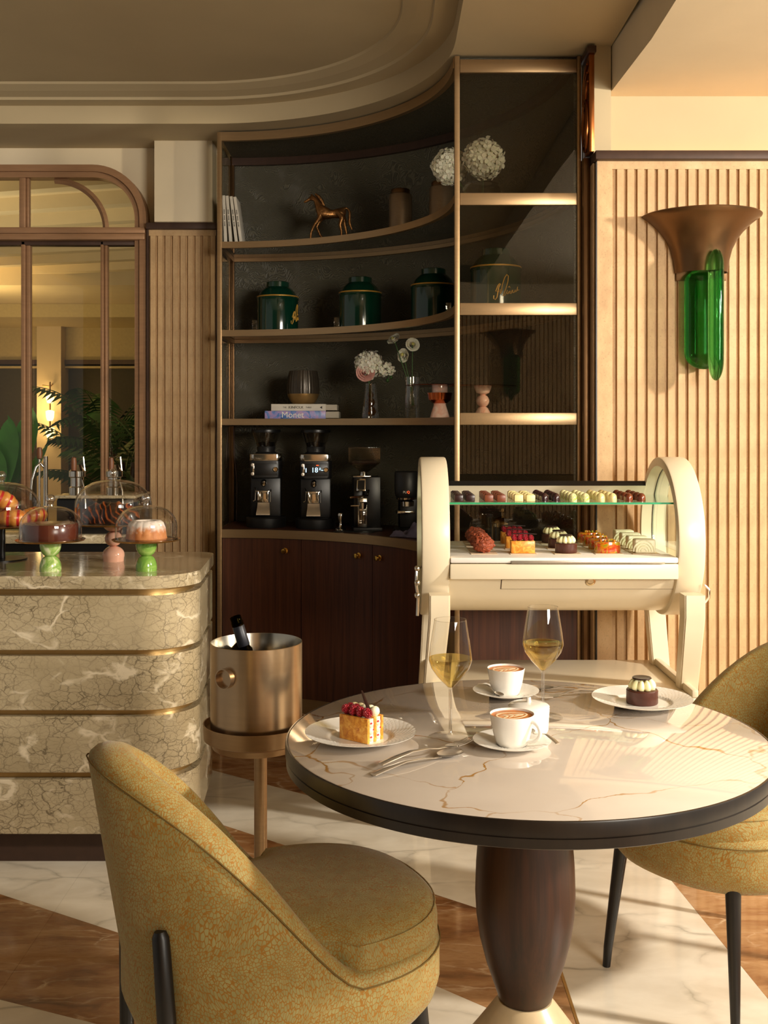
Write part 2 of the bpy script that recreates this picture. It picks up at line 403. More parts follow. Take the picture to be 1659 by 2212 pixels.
    def ball(s, c, r, n=12, m=8, mod=None):
        rx, ry, rz = r if isinstance(r, (tuple, list)) else (r, r, r)
        M = Matrix.Translation(c) @ Matrix.Diagonal((rx, ry, rz, 1))
        prof = [(math.sin(PI*i/m), -math.cos(PI*i/m)) for i in range(m+1)]; prof[0] = (0, -1); prof[-1] = (0, 1)
        return s.lathe(prof, n, M, mod)
    def build(s, name, mats, parent=None, ang=38, loc=None, rot=None):
        bm = s.bm; bmesh.ops.recalc_face_normals(bm, faces=bm.faces)
        for f in bm.faces: f.smooth = True
        lim = R(ang)
        for e in bm.edges:
            if len(e.link_faces) == 2 and e.calc_face_angle(0) > lim: e.smooth = False
        me = bpy.data.meshes.new(name); bm.to_mesh(me); bm.free()
        for m in (mats if isinstance(mats, (list, tuple)) else [mats]): me.materials.append(MT[m])
        o = bpy.data.objects.new(name, me); C.objects.link(o)
        if parent: o.parent = parent
        if loc: o.location = loc
        if rot: o.rotation_euler = rot
        return o
def thing(name, label, cat, loc=(0, 0, 0), rz=0, group=None):
    o = bpy.data.objects.new(name, None); C.objects.link(o); o.empty_display_size = .05
    o.location = loc; o.rotation_euler = (0, 0, rz); tag(o, label, cat, group); return o
def tag(o, label, cat, group=None):
    o['label'] = label; o['category'] = cat
    if group: o['group'] = group
    return o
def struct(o, label=None):
    o['kind'] = 'structure'
    if label: o['label'] = label
    return o
def sempty(name, label=None, loc=(0, 0, 0)):
    o = bpy.data.objects.new(name, None); C.objects.link(o); o.location = loc; o.empty_display_size = .05; return struct(o, label)
def dup(root, loc=None, rz=None, label=None, group=None, rot=None):
    def rec(o, par):
        c = o.copy(); C.objects.link(c)
        if par: c.parent = par
        for ch in o.children: rec(ch, c)
        return c
    r = rec(root, None)
    if loc is not None: r.location = loc
    if rz is not None: r.rotation_euler = (0, 0, rz)
    if rot is not None: r.rotation_euler = rot
    if label: r['label'] = label
    if group: r['group'] = group
    return r
def text(name, body, size, mat, parent, loc, rot, ext=.0004, align='CENTER', sx=1.0):
    cu = bpy.data.curves.new(name, 'FONT'); cu.body = body; cu.size = size; cu.extrude = ext; cu.align_x = align; cu.align_y = 'CENTER'
    cu.materials.append(MT[mat]); o = bpy.data.objects.new(name, cu); C.objects.link(o); o.parent = parent; o.location = loc; o.rotation_euler = rot
    bpy.context.view_layer.update(); me = bpy.data.meshes.new_from_object(o.evaluated_get(bpy.context.evaluated_depsgraph_get())); me.materials.clear(); me.materials.append(MT[mat])
    q = bpy.data.objects.new(name, me); C.objects.link(q); q.parent = parent; q.location = loc; q.rotation_euler = rot; bpy.data.objects.remove(o); q.name = name
    return q
def rpoly(pts, rad, n=8):
    out = []; k = len(pts)
    for i in range(k):
        p, a, b = Vector(pts[i]), Vector(pts[i-1]), Vector(pts[(i+1) % k]); r = rad[i] if isinstance(rad, (list, tuple)) else rad
        if r <= 0: out.append((p.x, p.y)); continue
        u, v = (a-p).normalized(), (b-p).normalized(); ang = u.angle(v); d = r/math.tan(ang/2)
        d = min(d, (a-p).length*.499, (b-p).length*.499); r = d*math.tan(ang/2)
        c = p + (u+v).normalized()*(r/math.sin(ang/2)); s, e = p+u*d - c, p+v*d - c
        a0 = math.atan2(s.y, s.x); a1 = math.atan2(e.y, e.x); da = (a1-a0+PI) % (2*PI) - PI
        for j in range(n+1): out.append((c.x + r*math.cos(a0+da*j/n), c.y + r*math.sin(a0+da*j/n)))
    return out
RXZ = Matrix.Rotation(R(90), 4, 'X')      # prism drawn in x,z; its depth then runs towards -y

# ================================================================== THE SETTING
# ---- floor: marble slabs laid as slanting stripes, a brass inlay and a border
floor = MB().box(-3.6, 3.4, -1.3, 6.2, -.06, -.006).build('floor', 'grout'); struct(floor, 'polished marble floor of white and brown slabs')
def line(p, q):
    k = (q[1]-p[1])/(q[0]-p[0]); return lambda x: p[1] + k*(x-p[0])
LN = [lambda x: -1.25, line((-.937, 2.655), (-.67, 2.546)), line((-1.149, 3.254), (-.751, 3.0155)), line((.150, 2.703), (.253, 2.613)),
      line((-.662, 3.893), (.266, 3.163)), line((-.695, 4.422), (-.309, 4.138)), line((-.505, 4.75), (-.12, 4.47)), lambda x: 6.15]
def slab(poly, m, top=0.0):
    o = MB().prism(poly, -.02, top).build('floor_slab', m, floor); return o
cuts = [-3.5, -2.2, -.95, .45]
for i in range(7):
    lo, hi = LN[i], LN[i+1]; m = 'marble_white' if i % 2 == 0 else 'marble_brown'
    for x0, x1 in zip(cuts, cuts[1:]):
        poly = [(x0, lo(x0)), (x1-.0006, lo(x1)), (x1-.0006, hi(x1)-.0006), (x0, hi(x0)-.0006)]
        if min(hi(x0)-lo(x0), hi(x1)-lo(x1)) < .02: continue
        slab(poly, m)
MB().box(.4502, .4576, -1.25, 6.15, -.02, .0006).build('brass_inlay', 'brass_satin', floor)
edge = line((3.254, .892), (2.657, .938))
for y0, y1 in ((-1.25, 1.55), (1.55, 3.0), (3.0, 4.6), (4.6, 6.15)):
    slab([(.458, y0), (edge(y0), y0), (edge(y1), y1-.0006), (.458, y1-.0006)], 'marble_white')
    slab([(edge(y0)+.0006, y0), (edge(y0)+.5, y0), (edge(y1)+.5, y1-.0006), (edge(y1)+.0006, y1-.0006)], 'marble_brown')
    slab([(edge(y0)+.5006, y0), (3.3, y0), (3.3, y1-.0006), (edge(y1)+.5006, y1-.0006)], 'marble_white')

# ---- ceiling: soffit around an oval recess, lower ceiling on the right
def oval(off):
    pts = [(-3.5, 5.22-off)]
    cx, cy, r = -.85, 4.1, 1.12-off
    pts.append((-2.0, 5.22-off))
    for i in range(25):
        a = R(90)*i/24; pts.append((cx + r*math.sin(a), cy + r*math.cos(a)))
    pts += [(.27-off, 3.0), (.285-off, 2.0), (.27-off, -1.3)]
    return pts
def Z3(pts, z): return [(x, y, z) for x, y in pts]
b = MB(); prof = [(0, 2.85), (0, 2.936), (.085, 2.939), (.09, 2.951), (.15, 2.962), (.2, 2.978), (.205, 2.988)]
for (o0, z0), (o1, z1) in zip(prof, prof[1:]): b.strip(Z3(oval(o0), z0), Z3(oval(o1), z1))
inner = oval(.205) + [(-3.5, -1.3)]
b._f([b.bm.verts.new((x, y, 2.988)) for x, y in inner])
out = oval(0) + [(.868, -1.3), (.868, 5.95), (-3.5, 5.95)]
b._f([b.bm.verts.new((x, y, 2.85)) for x, y in out])
b.box(-3.6, 3.4, -1.3, 6.2, 3.06, 3.12)
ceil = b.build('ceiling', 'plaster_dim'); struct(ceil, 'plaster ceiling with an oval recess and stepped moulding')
right_edge = [(.866, -1.3), (.872, 3.0), (.885, 3.6), (.868, 4.24)]
cl = MB().prism(right_edge + [(3.3, 4.24), (3.3, -1.3)], 2.68, 2.9).build('ceiling_lower', 'plaster'); struct(cl, 'lower plaster ceiling lit by the cove')

# ---- ribbed wall on the right
PITCH = .0387
wr = MB().box(.809, 3.2, 4.142, 4.40, 0, 2.405).build('wall_right', 'rib_stone'); struct(wr, 'wall clad in ribbed beige stone')
MB().box(.809, .866, 4.13, 4.142, 0, 2.405).build('rib', 'rib_stone', wr)
MB().box(.866, 3.2, 4.131, 4.142, 2.375, 2.405).build('top_band', 'rib_stone', wr)
rib_me = MB().box(-.0135, .0135, -.006, .006, 0, 2.375, .0012, 1).build('rib', 'rib_stone', wr, loc=(.898, 4.136, 0))
for i in range(1, 58):
    c = rib_me.copy(); C.objects.link(c); c.location.x = .898 + i*PITCH; c.parent = wr
MB().box(.8045, .809, 4.128, 4.262, 0, 2.402).build('corner_strip', 'black_satin', wr)
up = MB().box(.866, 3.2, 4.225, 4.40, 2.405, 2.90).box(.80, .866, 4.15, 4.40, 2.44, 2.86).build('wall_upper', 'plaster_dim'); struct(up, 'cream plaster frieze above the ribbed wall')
t1 = MB().box(.797, 3.2, 4.095, 4.145, 2.405, 2.438, .003).box(.797, .815, 4.145, 4.27, 2.405, 2.438, .003).build('trim_1', 'trim_dark'); struct(t1, 'dark bronze rail above the ribbed wall')
led = MB().box(.875, 3.2, 4.172, 4.186, 2.407, 2.418).build('cove_light', 'led'); tag(led, 'warm light strip hidden behind the rail over the ribbed wall', 'light strip')
# carved bronze panel beside the cabinet top
cp = thing('carved_panel', 'carved bronze ornament panel between cabinet top and cream frieze', 'ornament', (.790, 4.2, 2.44))
MB().box(-.012, .008, -.075, .06, 0, .375, .002).build('backing', 'bronze_carved', cp)
def loop(cx, cz, rx, rz, a0=0, a1=360, n=24): return [(-.016, cx + rx*math.cos(R(a0+(a1-a0)*i/n)), cz + rz*math.sin(R(a0+(a1-a0)*i/n))) for i in range(n+1)]
b = MB()
for k, (rx, rz) in enumerate(((.052, .10), (.036, .078), (.018, .05))): b.tube(loop(-.01, .115, rx, rz), .005, 6)
for k in range(3): b.tube(loop(-.075, .20, .05+.028*k, .07+.035*k, 0, 80), .005, 6)
b.build('relief', 'bronze_carved', cp)
MB().box(-.02, .014, -.085, .065, .375, .40, .002).build('cap_rail', 'trim_dark', cp)
t2 = MB().box(.770, .797, 4.20, 4.27, 0, 2.435, .002).build('trim_2', 'bronze_dark'); struct(t2, 'bronze jamb between cabinet and ribbed wall')
t3 = MB().box(.797, .8042, 4.15, 4.27, 0, 2.402).build('trim_3', 'rib_stone'); struct(t3)

# ---- left wall with an arched interior window, ribbed panel and short column
WD = 5.66
def archpts(x0, x1, z0, ztop, r, n=14):
    p = [(x1, z0)]
    for i in range(n+1):
        a = R(90)*i/n; p.append((x1-r + r*math.cos(a), ztop-r + r*math.sin(a)))
    for i in range(n+1):
        a = R(90) + R(90)*i/n; p.append((x0+r + r*math.cos(a), ztop-r + r*math.sin(a)))
    p.append((x0, z0)); return p
XA, XB = -2.75, -1.222
o1 = archpts(XA, XB, .6, 2.742, .277)
b = MB()
outer = [(-3.5, .6)] + [(-3.5, 2.9), (-.84, 2.9), (-.84, .6)]
poly = [(-.84, .6)] + [(-.84, 2.9), (-3.5, 2.9), (-3.5, .6)] + list(reversed(o1))
b.prism(poly, -(WD+.16), -(WD+.02), RXZ)
b.box(-3.5, -.84, WD+.02, WD+.16, 0, .6)
wl = b.build('wall_left', 'plaster'); struct(wl, 'cream plaster wall around the arched window')
col = MB().box(X(335, 5.55), X(460, 5.55), 5.53, 5.68, 2.438, 2.852, .002).build('column', 'plaster'); struct(col, 'short plaster pilaster above the ribbed panel')
wp = MB().box(-1.206, -.858, 5.592, 5.68, 0, 2.405).build('wall_panel', 'rib_stone'); struct(wp, 'narrow ribbed stone panel between window and cabinet')
MB().box(-1.206, -.858, 5.58, 5.592, 2.375, 2.405).build('top_band', 'rib_stone', wp)
for i in range(9):
    c = rib_me.copy(); C.objects.link(c); c.parent = wp; c.location = (-1.186 + i*.0386, 5.586, 0)
t4 = MB().box(-1.215, -.85, 5.55, 5.60, 2.405, 2.438, .003).box(-1.216, -1.206, 5.57, 5.60, 0, 2.405).box(-.858, -.848, 5.56, 5.60, 0, 2.405).build('trim_4', 'trim_dark'); struct(t4, 'dark rail and edges around the narrow ribbed panel')
win = sempty('window_1', 'arched copper-framed interior window', (0, 0, 0))
def ring(name, a, bq, d0, d1, mat='copper_frame'):
    b = MB(); n = len(a)
    A0 = [(x, d0, z) for x, z in a]; B0 = [(x, d0, z) for x, z in bq]; A1 = [(x, d1, z) for x, z in a]; B1 = [(x, d1, z) for x, z in bq]
    b.strip(A0, B0); b.strip(A1, B1); b.strip(A0, A1); b.strip(B0, B1)
    bmesh.ops.remove_doubles(b.bm, verts=b.bm.verts, dist=1e-5)
    return b.build(name, mat, win)
def inset(d): return archpts(XA+d, XB-d, .6, 2.742-d, .277-d)
ring('outer_frame', inset(0), inset(.034), WD-.075, WD+.02)
ring('inner_frame', inset(.034), inset(.062), WD-.058, WD+.02)
def bar(name, x0, x1, z0, z1, d0, d1, mat='copper_frame'):
    return MB().box(x0, x1, d0, d1, z0, z1, .004).build(name, mat, win)
zt0, zt1 = Z(524, WD), Z(497, WD)
bar('transom', XA+.04, XB-.004, (zt0+zt1)/2+.001, zt1, WD-.085, WD+.01); bar('transom_lower', XA+.04, XB-.004, zt0, (zt0+zt1)/2-.001, WD-.092, WD+.01)
bar('transom_shadow_rail', XA+.06, XB-.06, zt0-.022, zt0, WD-.05, WD+.01, 'trim_dark')
bar('mullion', X(48, WD), X(61, WD), zt1, 2.69, WD-.05, WD+.0); bar('mullion', X(61, WD)+.001, X(67, WD), zt1, 2.69, WD-.035, WD+.0)
for x0, x1, x2 in ((52, 61, 70), (222, 229, 236)):
    bar('mullion', X(x0, WD), X(x1, WD), .6, zt0, WD-.05, WD+.0); bar('mullion', X(x1, WD)+.001, X(x2, WD), .6, zt0, WD-.04, WD+.0)
bar('mullion', -2.1, -2.06, .6, zt0, WD-.05, WD+.0)
ac = [(X(121, WD) + .2650*math.sin(R(90)*i/18), WD-.02, zt1 + .252*math.cos(R(90)*i/18)) for i in range(19)]
b = MB(); b.tube(ac, .016, 4, up=(0, 1, 0)); b.build('curved_muntin', 'copper_frame', win)
b = MB(); b.prism(inset(.06), -(WD+.006), -(WD+.002), RXZ); b.build('pane', 'glass_window', win)

# ---- lounge beyond the window
LD = 15.0
lw = MB().box(-10, 0, LD, LD+.2, 0, 3.1).build('wall_far', 'wall_olive'); struct(lw, 'dark olive lounge wall beyond the window')
lf = MB().box(-10, 0, 5.95, LD+.1, -.06, 0).build('floor_lounge', 'marble_white'); struct(lf)
b = MB(); b.box(-10, 0, LD-.14, LD, 2.3, 2.74); b.box(-10, 0, LD-1.6, LD, 2.74, 2.9)
fz = b.build('frieze_far', 'frieze'); struct(fz, 'cream frieze of the lounge')
tf = MB().box(-10, 0, LD-.18, LD, 2.24, 2.30).build('trim_5', 'trim_dark'); struct(tf)
tf2 = MB().box(-10, 0, LD-.16, LD, 2.19, 2.215).build('trim_6', 'frieze'); struct(tf2)
pw = X(148, LD); pz = X(97, LD)
pil = MB().box(pz, pw, LD-.35, LD, 0, 2.74).build('pillar_far', 'plaster'); struct(pil, 'warmly lit pilaster in the lounge')
lc = MB().box(-10, 0, 5.95, LD+.1, 3.12, 3.2).box(-10, 0, LD-3.4, LD-1.6, 2.9, 3.12).build('ceiling_lounge', 'plaster'); struct(lc, 'lounge ceiling with radiating ribs')
for k in range(9):
    y0 = 6.8 + k*.62
    q = [(-9, y0+2.6), (-9, y0+2.75), (-.2, y0+.12), (-.2, y0)]
    MB().prism(q, 3.02, 3.12).build('ceiling_rib', 'plaster', lc)
sw = MB().box(-.2, -.05, 6.0, LD, 0, 3.1).build('wall_side', 'wall_olive'); struct(sw)
# lounge wall lamp with three glass shades
ls = thing('lounge_wall_lamp', 'glowing three-shade brass lamp on lounge pilaster, seen through window', 'wall lamp', (X(106, LD-.5), LD-.46, 0))
b = MB(); b.tube([(0, 0, Z(828, LD)), (0, 0, Z(950, LD))], .012, 8); b.tube([(0, .12, Z(832, LD)), (0, 0, Z(838, LD)), (-.10, 0, Z(835, LD))], .01, 8); b.tube([(0, .12, Z(946, LD)), (0, 0, Z(946, LD))], .01, 8); b.build('rod', 'brass_satin', ls)
for py in (862, 899, 935):
    z = Z(py, LD); MB().lathe([(0, z-.07), (.036, z-.065), (.052, z-.02), (.058, z+.062), (.03, z+.075), (0, z+.08)], 16).build('glass_shade', 'bulb', ls)
pl = bpy.data.lights.new('lounge_lamp_light', 'POINT'); pl.energy = 14; pl.color = (1, .66, .30); pl.shadow_soft_size = .12
po = bpy.data.objects.new('lounge_lamp_light', pl); C.objects.link(po); po.location = (X(106, LD), LD-.75, 1.62)
lamp('AREA', 'lounge_ceiling_fill', (-4.6, 11.4, 2.2), 26, (1, .74, .36), 1.2, (-4.6, 11.8, 3.2))  # unseen upward fill, added to warm the lounge ceiling
lamp('AREA', 'lounge_near_fill', (-3.4, 7.6, 1.6), 26, (1, .88, .62), 1.0, (-3.4, 8.2, 3.2))  # second added fill, brightens the ceiling seen through the upper panes
def frond(b, base, az, length, droop, nl=16, w=.02, ll=.22):
    pts = []; dx, dy = math.cos(az), math.sin(az)
    for i in range(nl+1):
        s = i/nl; pts.append(Vector(base) + Vector((dx*length*s*.75, dy*length*s*.75, length*(s*.9 - droop*s*s))))
    b.tube(pts, [.008*(1-.8*i/nl)+.001 for i in range(nl+1)], 4)
    for i in range(3, nl+1):
        t = (pts[i]-pts[i-1]).normalized(); side = t.cross(Vector((0, 0, 1)));
        if side.length < .05: side = Vector((dy, -dx, 0))
        side.normalize(); l = ll*(1-.55*abs(2*(i/nl)-1.1))
        for sg in (-1, 1):
            d = (side*sg + t*.6 + Vector((0, 0, -.35))).normalized(); p = pts[i]
            u = t*w; m = p + d*l*.5
            b._f([b.bm.verts.new(p), b.bm.verts.new(m + u), b.bm.verts.new(p + d*l + Vector((0, 0, -l*.25))), b.bm.verts.new(m - u)])
def palm(px, D, h, n, label, seed):
    random.seed(seed)
    t = thing('potted_palm', label, 'plant', (X(px, D), D, 0), 0, 'palms in the lounge')
    MB().lathe([(0, .0), (.16, .0), (.2, .35), (.18, .36), (.16, .3), (0, .3)], 20).build('pot', 'trim_dark', t)
    b = MB()
    for i in range(4): b.tube([(random.uniform(-.06, .06), random.uniform(-.06, .06), .3), (random.uniform(-.1, .1), random.uniform(-.1, .1), h*.55)], .018, 6)
    b.build('trunk', 'trunk', t)
    b = MB()
    for i in range(n):
        frond(b, (random.uniform(-.08, .08), random.uniform(-.08, .08), h*random.uniform(.35, .6)), random.uniform(0, 2*PI), h*random.uniform(.34, .50), random.uniform(.25, .65))
    b.build('fronds', 'leaf_palm', t)
palm(238, 10.8, 2.2, 26, 'large feathery palm in the middle of the window view', 21)
palm(283, 8.2, 2.05, 14, 'palm with loose fronds at the window frame beside the ribbed panel', 11)
bt = thing('banana_plant', 'broad-leaved green plant at the left edge of the window', 'plant', (X(14, 8.0), 8.0, 0))
MB().lathe([(0, 0), (.17, 0), (.2, .4), (.17, .4), (0, .36)], 20).build('pot', 'trim_dark', bt)
for i, (px, py, az, w_) in enumerate(((66, 888, .15, .10), (26, 905, 1.9, .09), (0, 930, 3.0, .08), (96, 952, .5, .06), (-20, 960, 1.2, .1), (40, 940, 2.2, .07))):
    b = MB(); tip = Vector((X(px, 8.0)-X(14, 8.0), .12*math.sin(az*3), Z(py, 8.0))); base = Vector((0, 0, .45)); rows = []
    for k in range(13):
        s = k/12; p = base.lerp(tip, s) + Vector((0, 0, .12*math.sin(PI*s))); wd = w_*math.sin(PI*max(0, (s-.35)/.65))**.7 if s > .35 else .008
        rows.append([p + Vector((-wd, .02, .03*math.cos(i))), p + Vector((0, 0, 0)), p + Vector((wd, -.03, .03))])
    b.grid(rows).build('leaf', 'leaf_banana', bt)

# ---- wall behind the camera, with its own ribbing and lamp (seen mirrored in the smoked glass)
wb = MB().box(-3.5, 3.3, -1.5, -1.33, 0, 3.1).build('wall_back', 'wall_olive'); struct(wb, 'wall behind the viewer')
b = MB()
for i in range(54): b.box(-.32 + i*PITCH-.0135, -.32 + i*PITCH+.0135, -1.30, -1.29, 0, 2.40)
b.box(-.34, 1.80, -1.33, -1.30, 0, 2.405); b.build('ribbed_cladding', 'rib_stone', wb)
MB().box(-.36, 1.82, -1.33, -1.26, 2.405, 2.44).build('rail', 'trim_dark', wb)
MB().box(-.36, 3.3, -1.33, -1.31, 2.44, 2.7).build('frieze_band', 'plaster', wb)

# ================================================================== FURNITURE
# ---- curved display cabinet: a quarter ring with a glazed end
CX, CY, RI, RO = -.807, 4.26, 1.09, 1.55
def onarc(px, r):
    lo, hi = 0.0, PI/2
    for _ in range(40):
        a = (lo+hi)/2; x, d = CX + r*math.sin(a), CY + r*math.cos(a)
        if x/d*F + 829.5 < px: lo = a
        else: hi = a
    return CX + r*math.sin(a), CY + r*math.cos(a), a
cab = thing('display_cabinet', 'tall curved display cabinet with bronze frame, glass shelves and dark wood doors', 'cabinet', (CX, CY, 0))
A90 = PI/2
SH = [2.3045, 1.871, 1.435]
MB().arc(RO, RO+.015, .86, 2.84, -.01, A90, 40).build('back_panel', 'wallcover', cab)
MB().arc(RI+.0125, RO, 2.825, 2.84, 0, A90, 48).build('top_board', 'wallcover', cab)
MB().arc(RI-.012, RI+.012, 2.800, 2.842, 0, A90, 48).build('top_band', 'bronze', cab)
MB().arc(RO-.03, RO-.005, 2.785, 2.824, 0, A90-.01, 40).build('top_rear_rail', 'trim_dark', cab)
for z in SH:
    s = MB().arc(RI+.012, RO, z-.012, z, 0, A90-.010, 40).build('shelf', 'glass_shelf', cab)
    MB().arc(RI-.01, RI+.012, z-.031, z, 0, A90-.012, 48).build('edge_band', 'bronze', s)
    MB().arc(RO-.025, RO, z-.031, z-.0125, 0, A90-.010, 40).build('rear_rail', 'bronze', s)
    MB().box(-.004, .012, RI+.014, RO, z-.036, z-.013).build('side_rail', 'bronze_dark', s)
wt = MB().arc(RI+.012, RO, .862, .892, 0, A90, 40).build('worktop', 'wood_door', cab)
MB().arc(RI-.012, RI+.0115, .851, .892, 0, A90, 48).build('edge_band', 'bronze', wt)
MB().arc(RI+.03, RO, .06, .86, 0, .02, 2).build('side_panel', 'wood_door', cab)
MB().arc(RI+.02, RI+.04, 0, .074, 0, A90, 40).build('plinth', 'bronze', cab)
MB().arc(RO-.02, RO, 0, .86, 0, A90, 30).build('rear_board', 'trim_dark', cab)
da = A90/4.12
for k in range(4):
    a0, a1 = k*da + (.012 if k == 0 else .0016), (k+1)*da - .0016
    d = MB().arc(RI, RI+.018, .078, .848, a0, a1, 12).build('door', 'wood_door', cab)
    ak = (a1-.075) if k < 2 else (a0+.045)
    r = RI-.001; Mk = Matrix.Translation((r*math.sin(ak), r*math.cos(ak), .792)) @ Matrix.Rotation(-ak, 4, 'Z') @ Matrix.Rotation(R(90), 4, 'X')
    MB().lathe([(0, 0), (.013, 0), (.014, .003), (.007, .006), (.006, .012), (.012, .017), (.0135, .022), (.011, .028), (0, .030)], 18, Mk).build('knob', 'brass', d)
b = MB().box(-.012, .011, RI-.014, RI+.014, 0, 2.842, .003); b.build('upright', 'bronze', cab)
MB().box(-.006, .011, RO-.03, RO+.002, .892, 2.83, .003).build('upright', 'bronze_dark', cab)
MB().box(-.010, -.004, RI+.015, RO-.03, .892, 2.80).build('side_pane', 'glass_smoke', cab)
xr0, xr1 = RI-.008, 1.577
MB().box(xr0, xr0+.021, -.016, .014, 0, 2.845, .004).build('upright', 'bronze', cab)
MB().box(xr1-.016, xr1, -.016, .05, 0, 2.845, .004).build('upright', 'bronze', cab)
MB().box(xr1-.008, xr1, .05, .12, 0, 2.84).build('end_return', 'bronze_dark', cab)
bars = [(.851, .898), (1.404, 1.451), (1.833, 1.880), (2.263, 2.310), (2.781, 2.832)]
for z0, z1 in bars: MB().box(xr0+.0215, xr1-.0165, -.012, .012, z0, z1, .002).build('end_bar', 'bronze', cab)
for (a, b0), (a1, b1) in zip(bars, bars[1:]): MB().box(xr0+.0215, xr1-.0165, -.003, .003, b0+.0005, a1-.0005).build('end_pane', 'glass_smoke', cab)
MB().box(xr0+.0215, xr1-.0165, -.010, .010, .078, .8505).build('end_panel', 'wood_door', cab)
MB().box(xr0+.0215, xr1-.0165, -.006, .006, 0, .077).build('end_plinth', 'bronze', cab)
cord = MB(); x, d, a = onarc(505, 1.5); cord.tube([(x, d, 1.39), (x+.004, d-.01, 1.25), (x+.02, d-.02, 1.1), (x+.018, d-.02, .896)], .004, 6)
tag(cord.build('power_cord', 'trim_dark'), 'thin dark cable hanging beside the first coffee grinder', 'cable')

# ---- marble bar counter with cake stands
cnt = thing('bar_counter', 'khaki veined marble bar counter with brass reveals and rounded corner', 'counter', (-1.5, 3.8, 0))
def foot(d):
    p = [(-3.3, 3.45+d), (-.598-d, 3.45+d), (-.640-d, 4.12-d), (-3.3, 4.12-d)]
    return [(x+1.5, y-3.8) for x, y in rpoly(p, [0, .17-d*.5, .07, 0], 14)]
MB().prism(foot(0), .882, .923, bev=.004).build('countertop', 'marble_counter', cnt)
bands = [(.688, .860), (.497, .669), (.299, .477), (.104, .277)]
for z0, z1 in bands: MB().prism(foot(.004), z0, z1, bev=.004).build('stone_band', 'marble_counter', cnt)
for z0, z1 in ((.860, .882), (.669, .688), (.477, .497), (.277, .299)): MB().prism(foot(.028), z0, z1).build('reveal', 'brass_satin', cnt)
MB().prism(foot(.05), 0, .104).build('plinth', 'trim_dark', cnt)
CT = .923
def dome(parent, r, h, z, kr=.0155):
    # thin bell: vertical wall then rounded shoulder
    prof = [(r, z)]
    for i in range(13):
        a = R(90)*i/12; prof.append((r*(math.cos(a)**.82) if i < 12 else 0, z + h*.38 + h*.62*math.sin(a)))
    d = MB().lathe(prof, 48).build('dome', 'glass', parent)
    t_ = z + h
    MB().lathe([(0, t_-.001), (.010, t_), (.009, t_+.006), (.012, t_+.009)] + [(kr*math.sin(R(40+140*i/8)) if i < 8 else 0, t_+.010+kr - kr*math.cos(R(40+140*i/8))*1.0 - .002) for i in range(9)], 20).build('knob', 'glass_bright', d)
    MB().tube([(r*math.cos(2*PI*i/48), r*math.sin(2*PI*i/48), z+.002) for i in range(48)], .0022, 6, True).build('rim', 'glass_bright', d)
    return d
def hour(zs): return zs
def cake_stand(label, px, D, kind, zp, rp, rd, hd):
    t = thing('cake_stand', label, 'cake stand', (X(px, D), D, CT), 0, 'domed cake stands on the marble counter'); H = zp - CT
    if kind == 'green' or kind == 'deep':
        r = .035; h = H/2; p = [(0, 0), (r*.98, 0), (r, h*.18)]
        for i in range(1, 9): a = R(90)*i/8; p.append((r*math.cos(a)*.62 + r*.38, h*.18 + h*.82*math.sin(a)))
        p2 = [(rr, H - z) for rr, z in reversed(p)]
        MB().lathe(p + p2, 28).build('pedestal', 'stone_green' if kind == 'green' else 'stone_green_deep', t)
    elif kind == 'pink':
        p = [(0, 0), (.036, 0)]
        for i in range(1, 10): a = R(-30+110*i/9); p.append((.039*math.cos(a), .022 + .032*math.sin(a)))
        zb = p[-1][1]
        for i in range(10): a = R(-62+124*i/9); p.append((.028*math.cos(a)+.002, zb + .0255 + .027*math.sin(a)))
        zb = p[-1][1]
        for i in range(8): a = R(75*(1 - i/7)); p.append((.037*math.cos(a), zb + (H-zb)*(1-math.sin(a)*.98)))
        p.append((0, H)); MB().lathe(p, 28).build('pedestal', 'pink_stone', t)
    else:
        MB().lathe([(0, 0), (.088, 0), (.088, .004), (.012, .006), (.012, H), (0, H)], 32).build('pedestal', 'black_satin', t)
    MB().lathe([(0, H-.001), (rp-.004, H), (rp, H+.005), (rp-.002, H+.0055), (rp-.012, H+.002), (0, H+.002)], 56).build('plate', 'gold_plate', t)
    dome(t, rd, hd, H+.0025); return t, CT + H + .0022
cs1, z1 = cake_stand('green marbled cake stand and dome holding a glossy chocolate cake', 109, 3.58, 'green', 1.022, .112, .100, .112)
cs2, z2 = cake_stand('tall pink beaded cake stand with large dome over a chocolate babka', 245, 3.84, 'pink', 1.054, .138, .134, .155)
cs3, z3 = cake_stand('green cake stand and dome holding a sugared bundt cake', 316, 3.59, 'deep', 1.022, .112, .101, .114)
cs0, z0 = cake_stand('dark metal cake stand with large dome over croissants', 4, 3.89, 'dark', 1.042, .136, .132, .155)
ck = MB().lathe([(0, 0), (.087, 0), (.0885, .003), (.0885, .050), (.085, .055), (.08, .056), (0, .056)], 56).build('chocolate_cake', 'choc_glaze', loc=(X(109, 3.58), 3.58, z1)); tag(ck, 'round glazed chocolate cake under a glass dome', 'cake')
b = MB(); L = .105; rows = []
for i in range(41):
    s = -1 + 2*i/40; k = (1-abs(s)**3.2)**.5 if abs(s) < 1 else .02; row = []
    for j in range(33):
        a = PI*j/32; tw = .006*math.sin(a*3 + s*16) + .004*math.sin(a*5 - s*23)
        rr = 1 + tw*9*(math.sin(a)**.6)
        row.append((s*L, .052*k*rr*math.cos(a), .003 + .07*k**.8*max(0, math.sin(a))**.7*rr))
    rows.append(row)
b.grid(rows).build('tmp', 'babka', None, 80); bk = bpy.data.objects['tmp']; bk.name = 'babka_loaf'; bk.location = (X(240, 3.84), 3.84, z2); bk.rotation_euler = (0, 0, R(-8)); tag(bk, 'dark twisted babka loaf under the large glass dome', 'loaf')
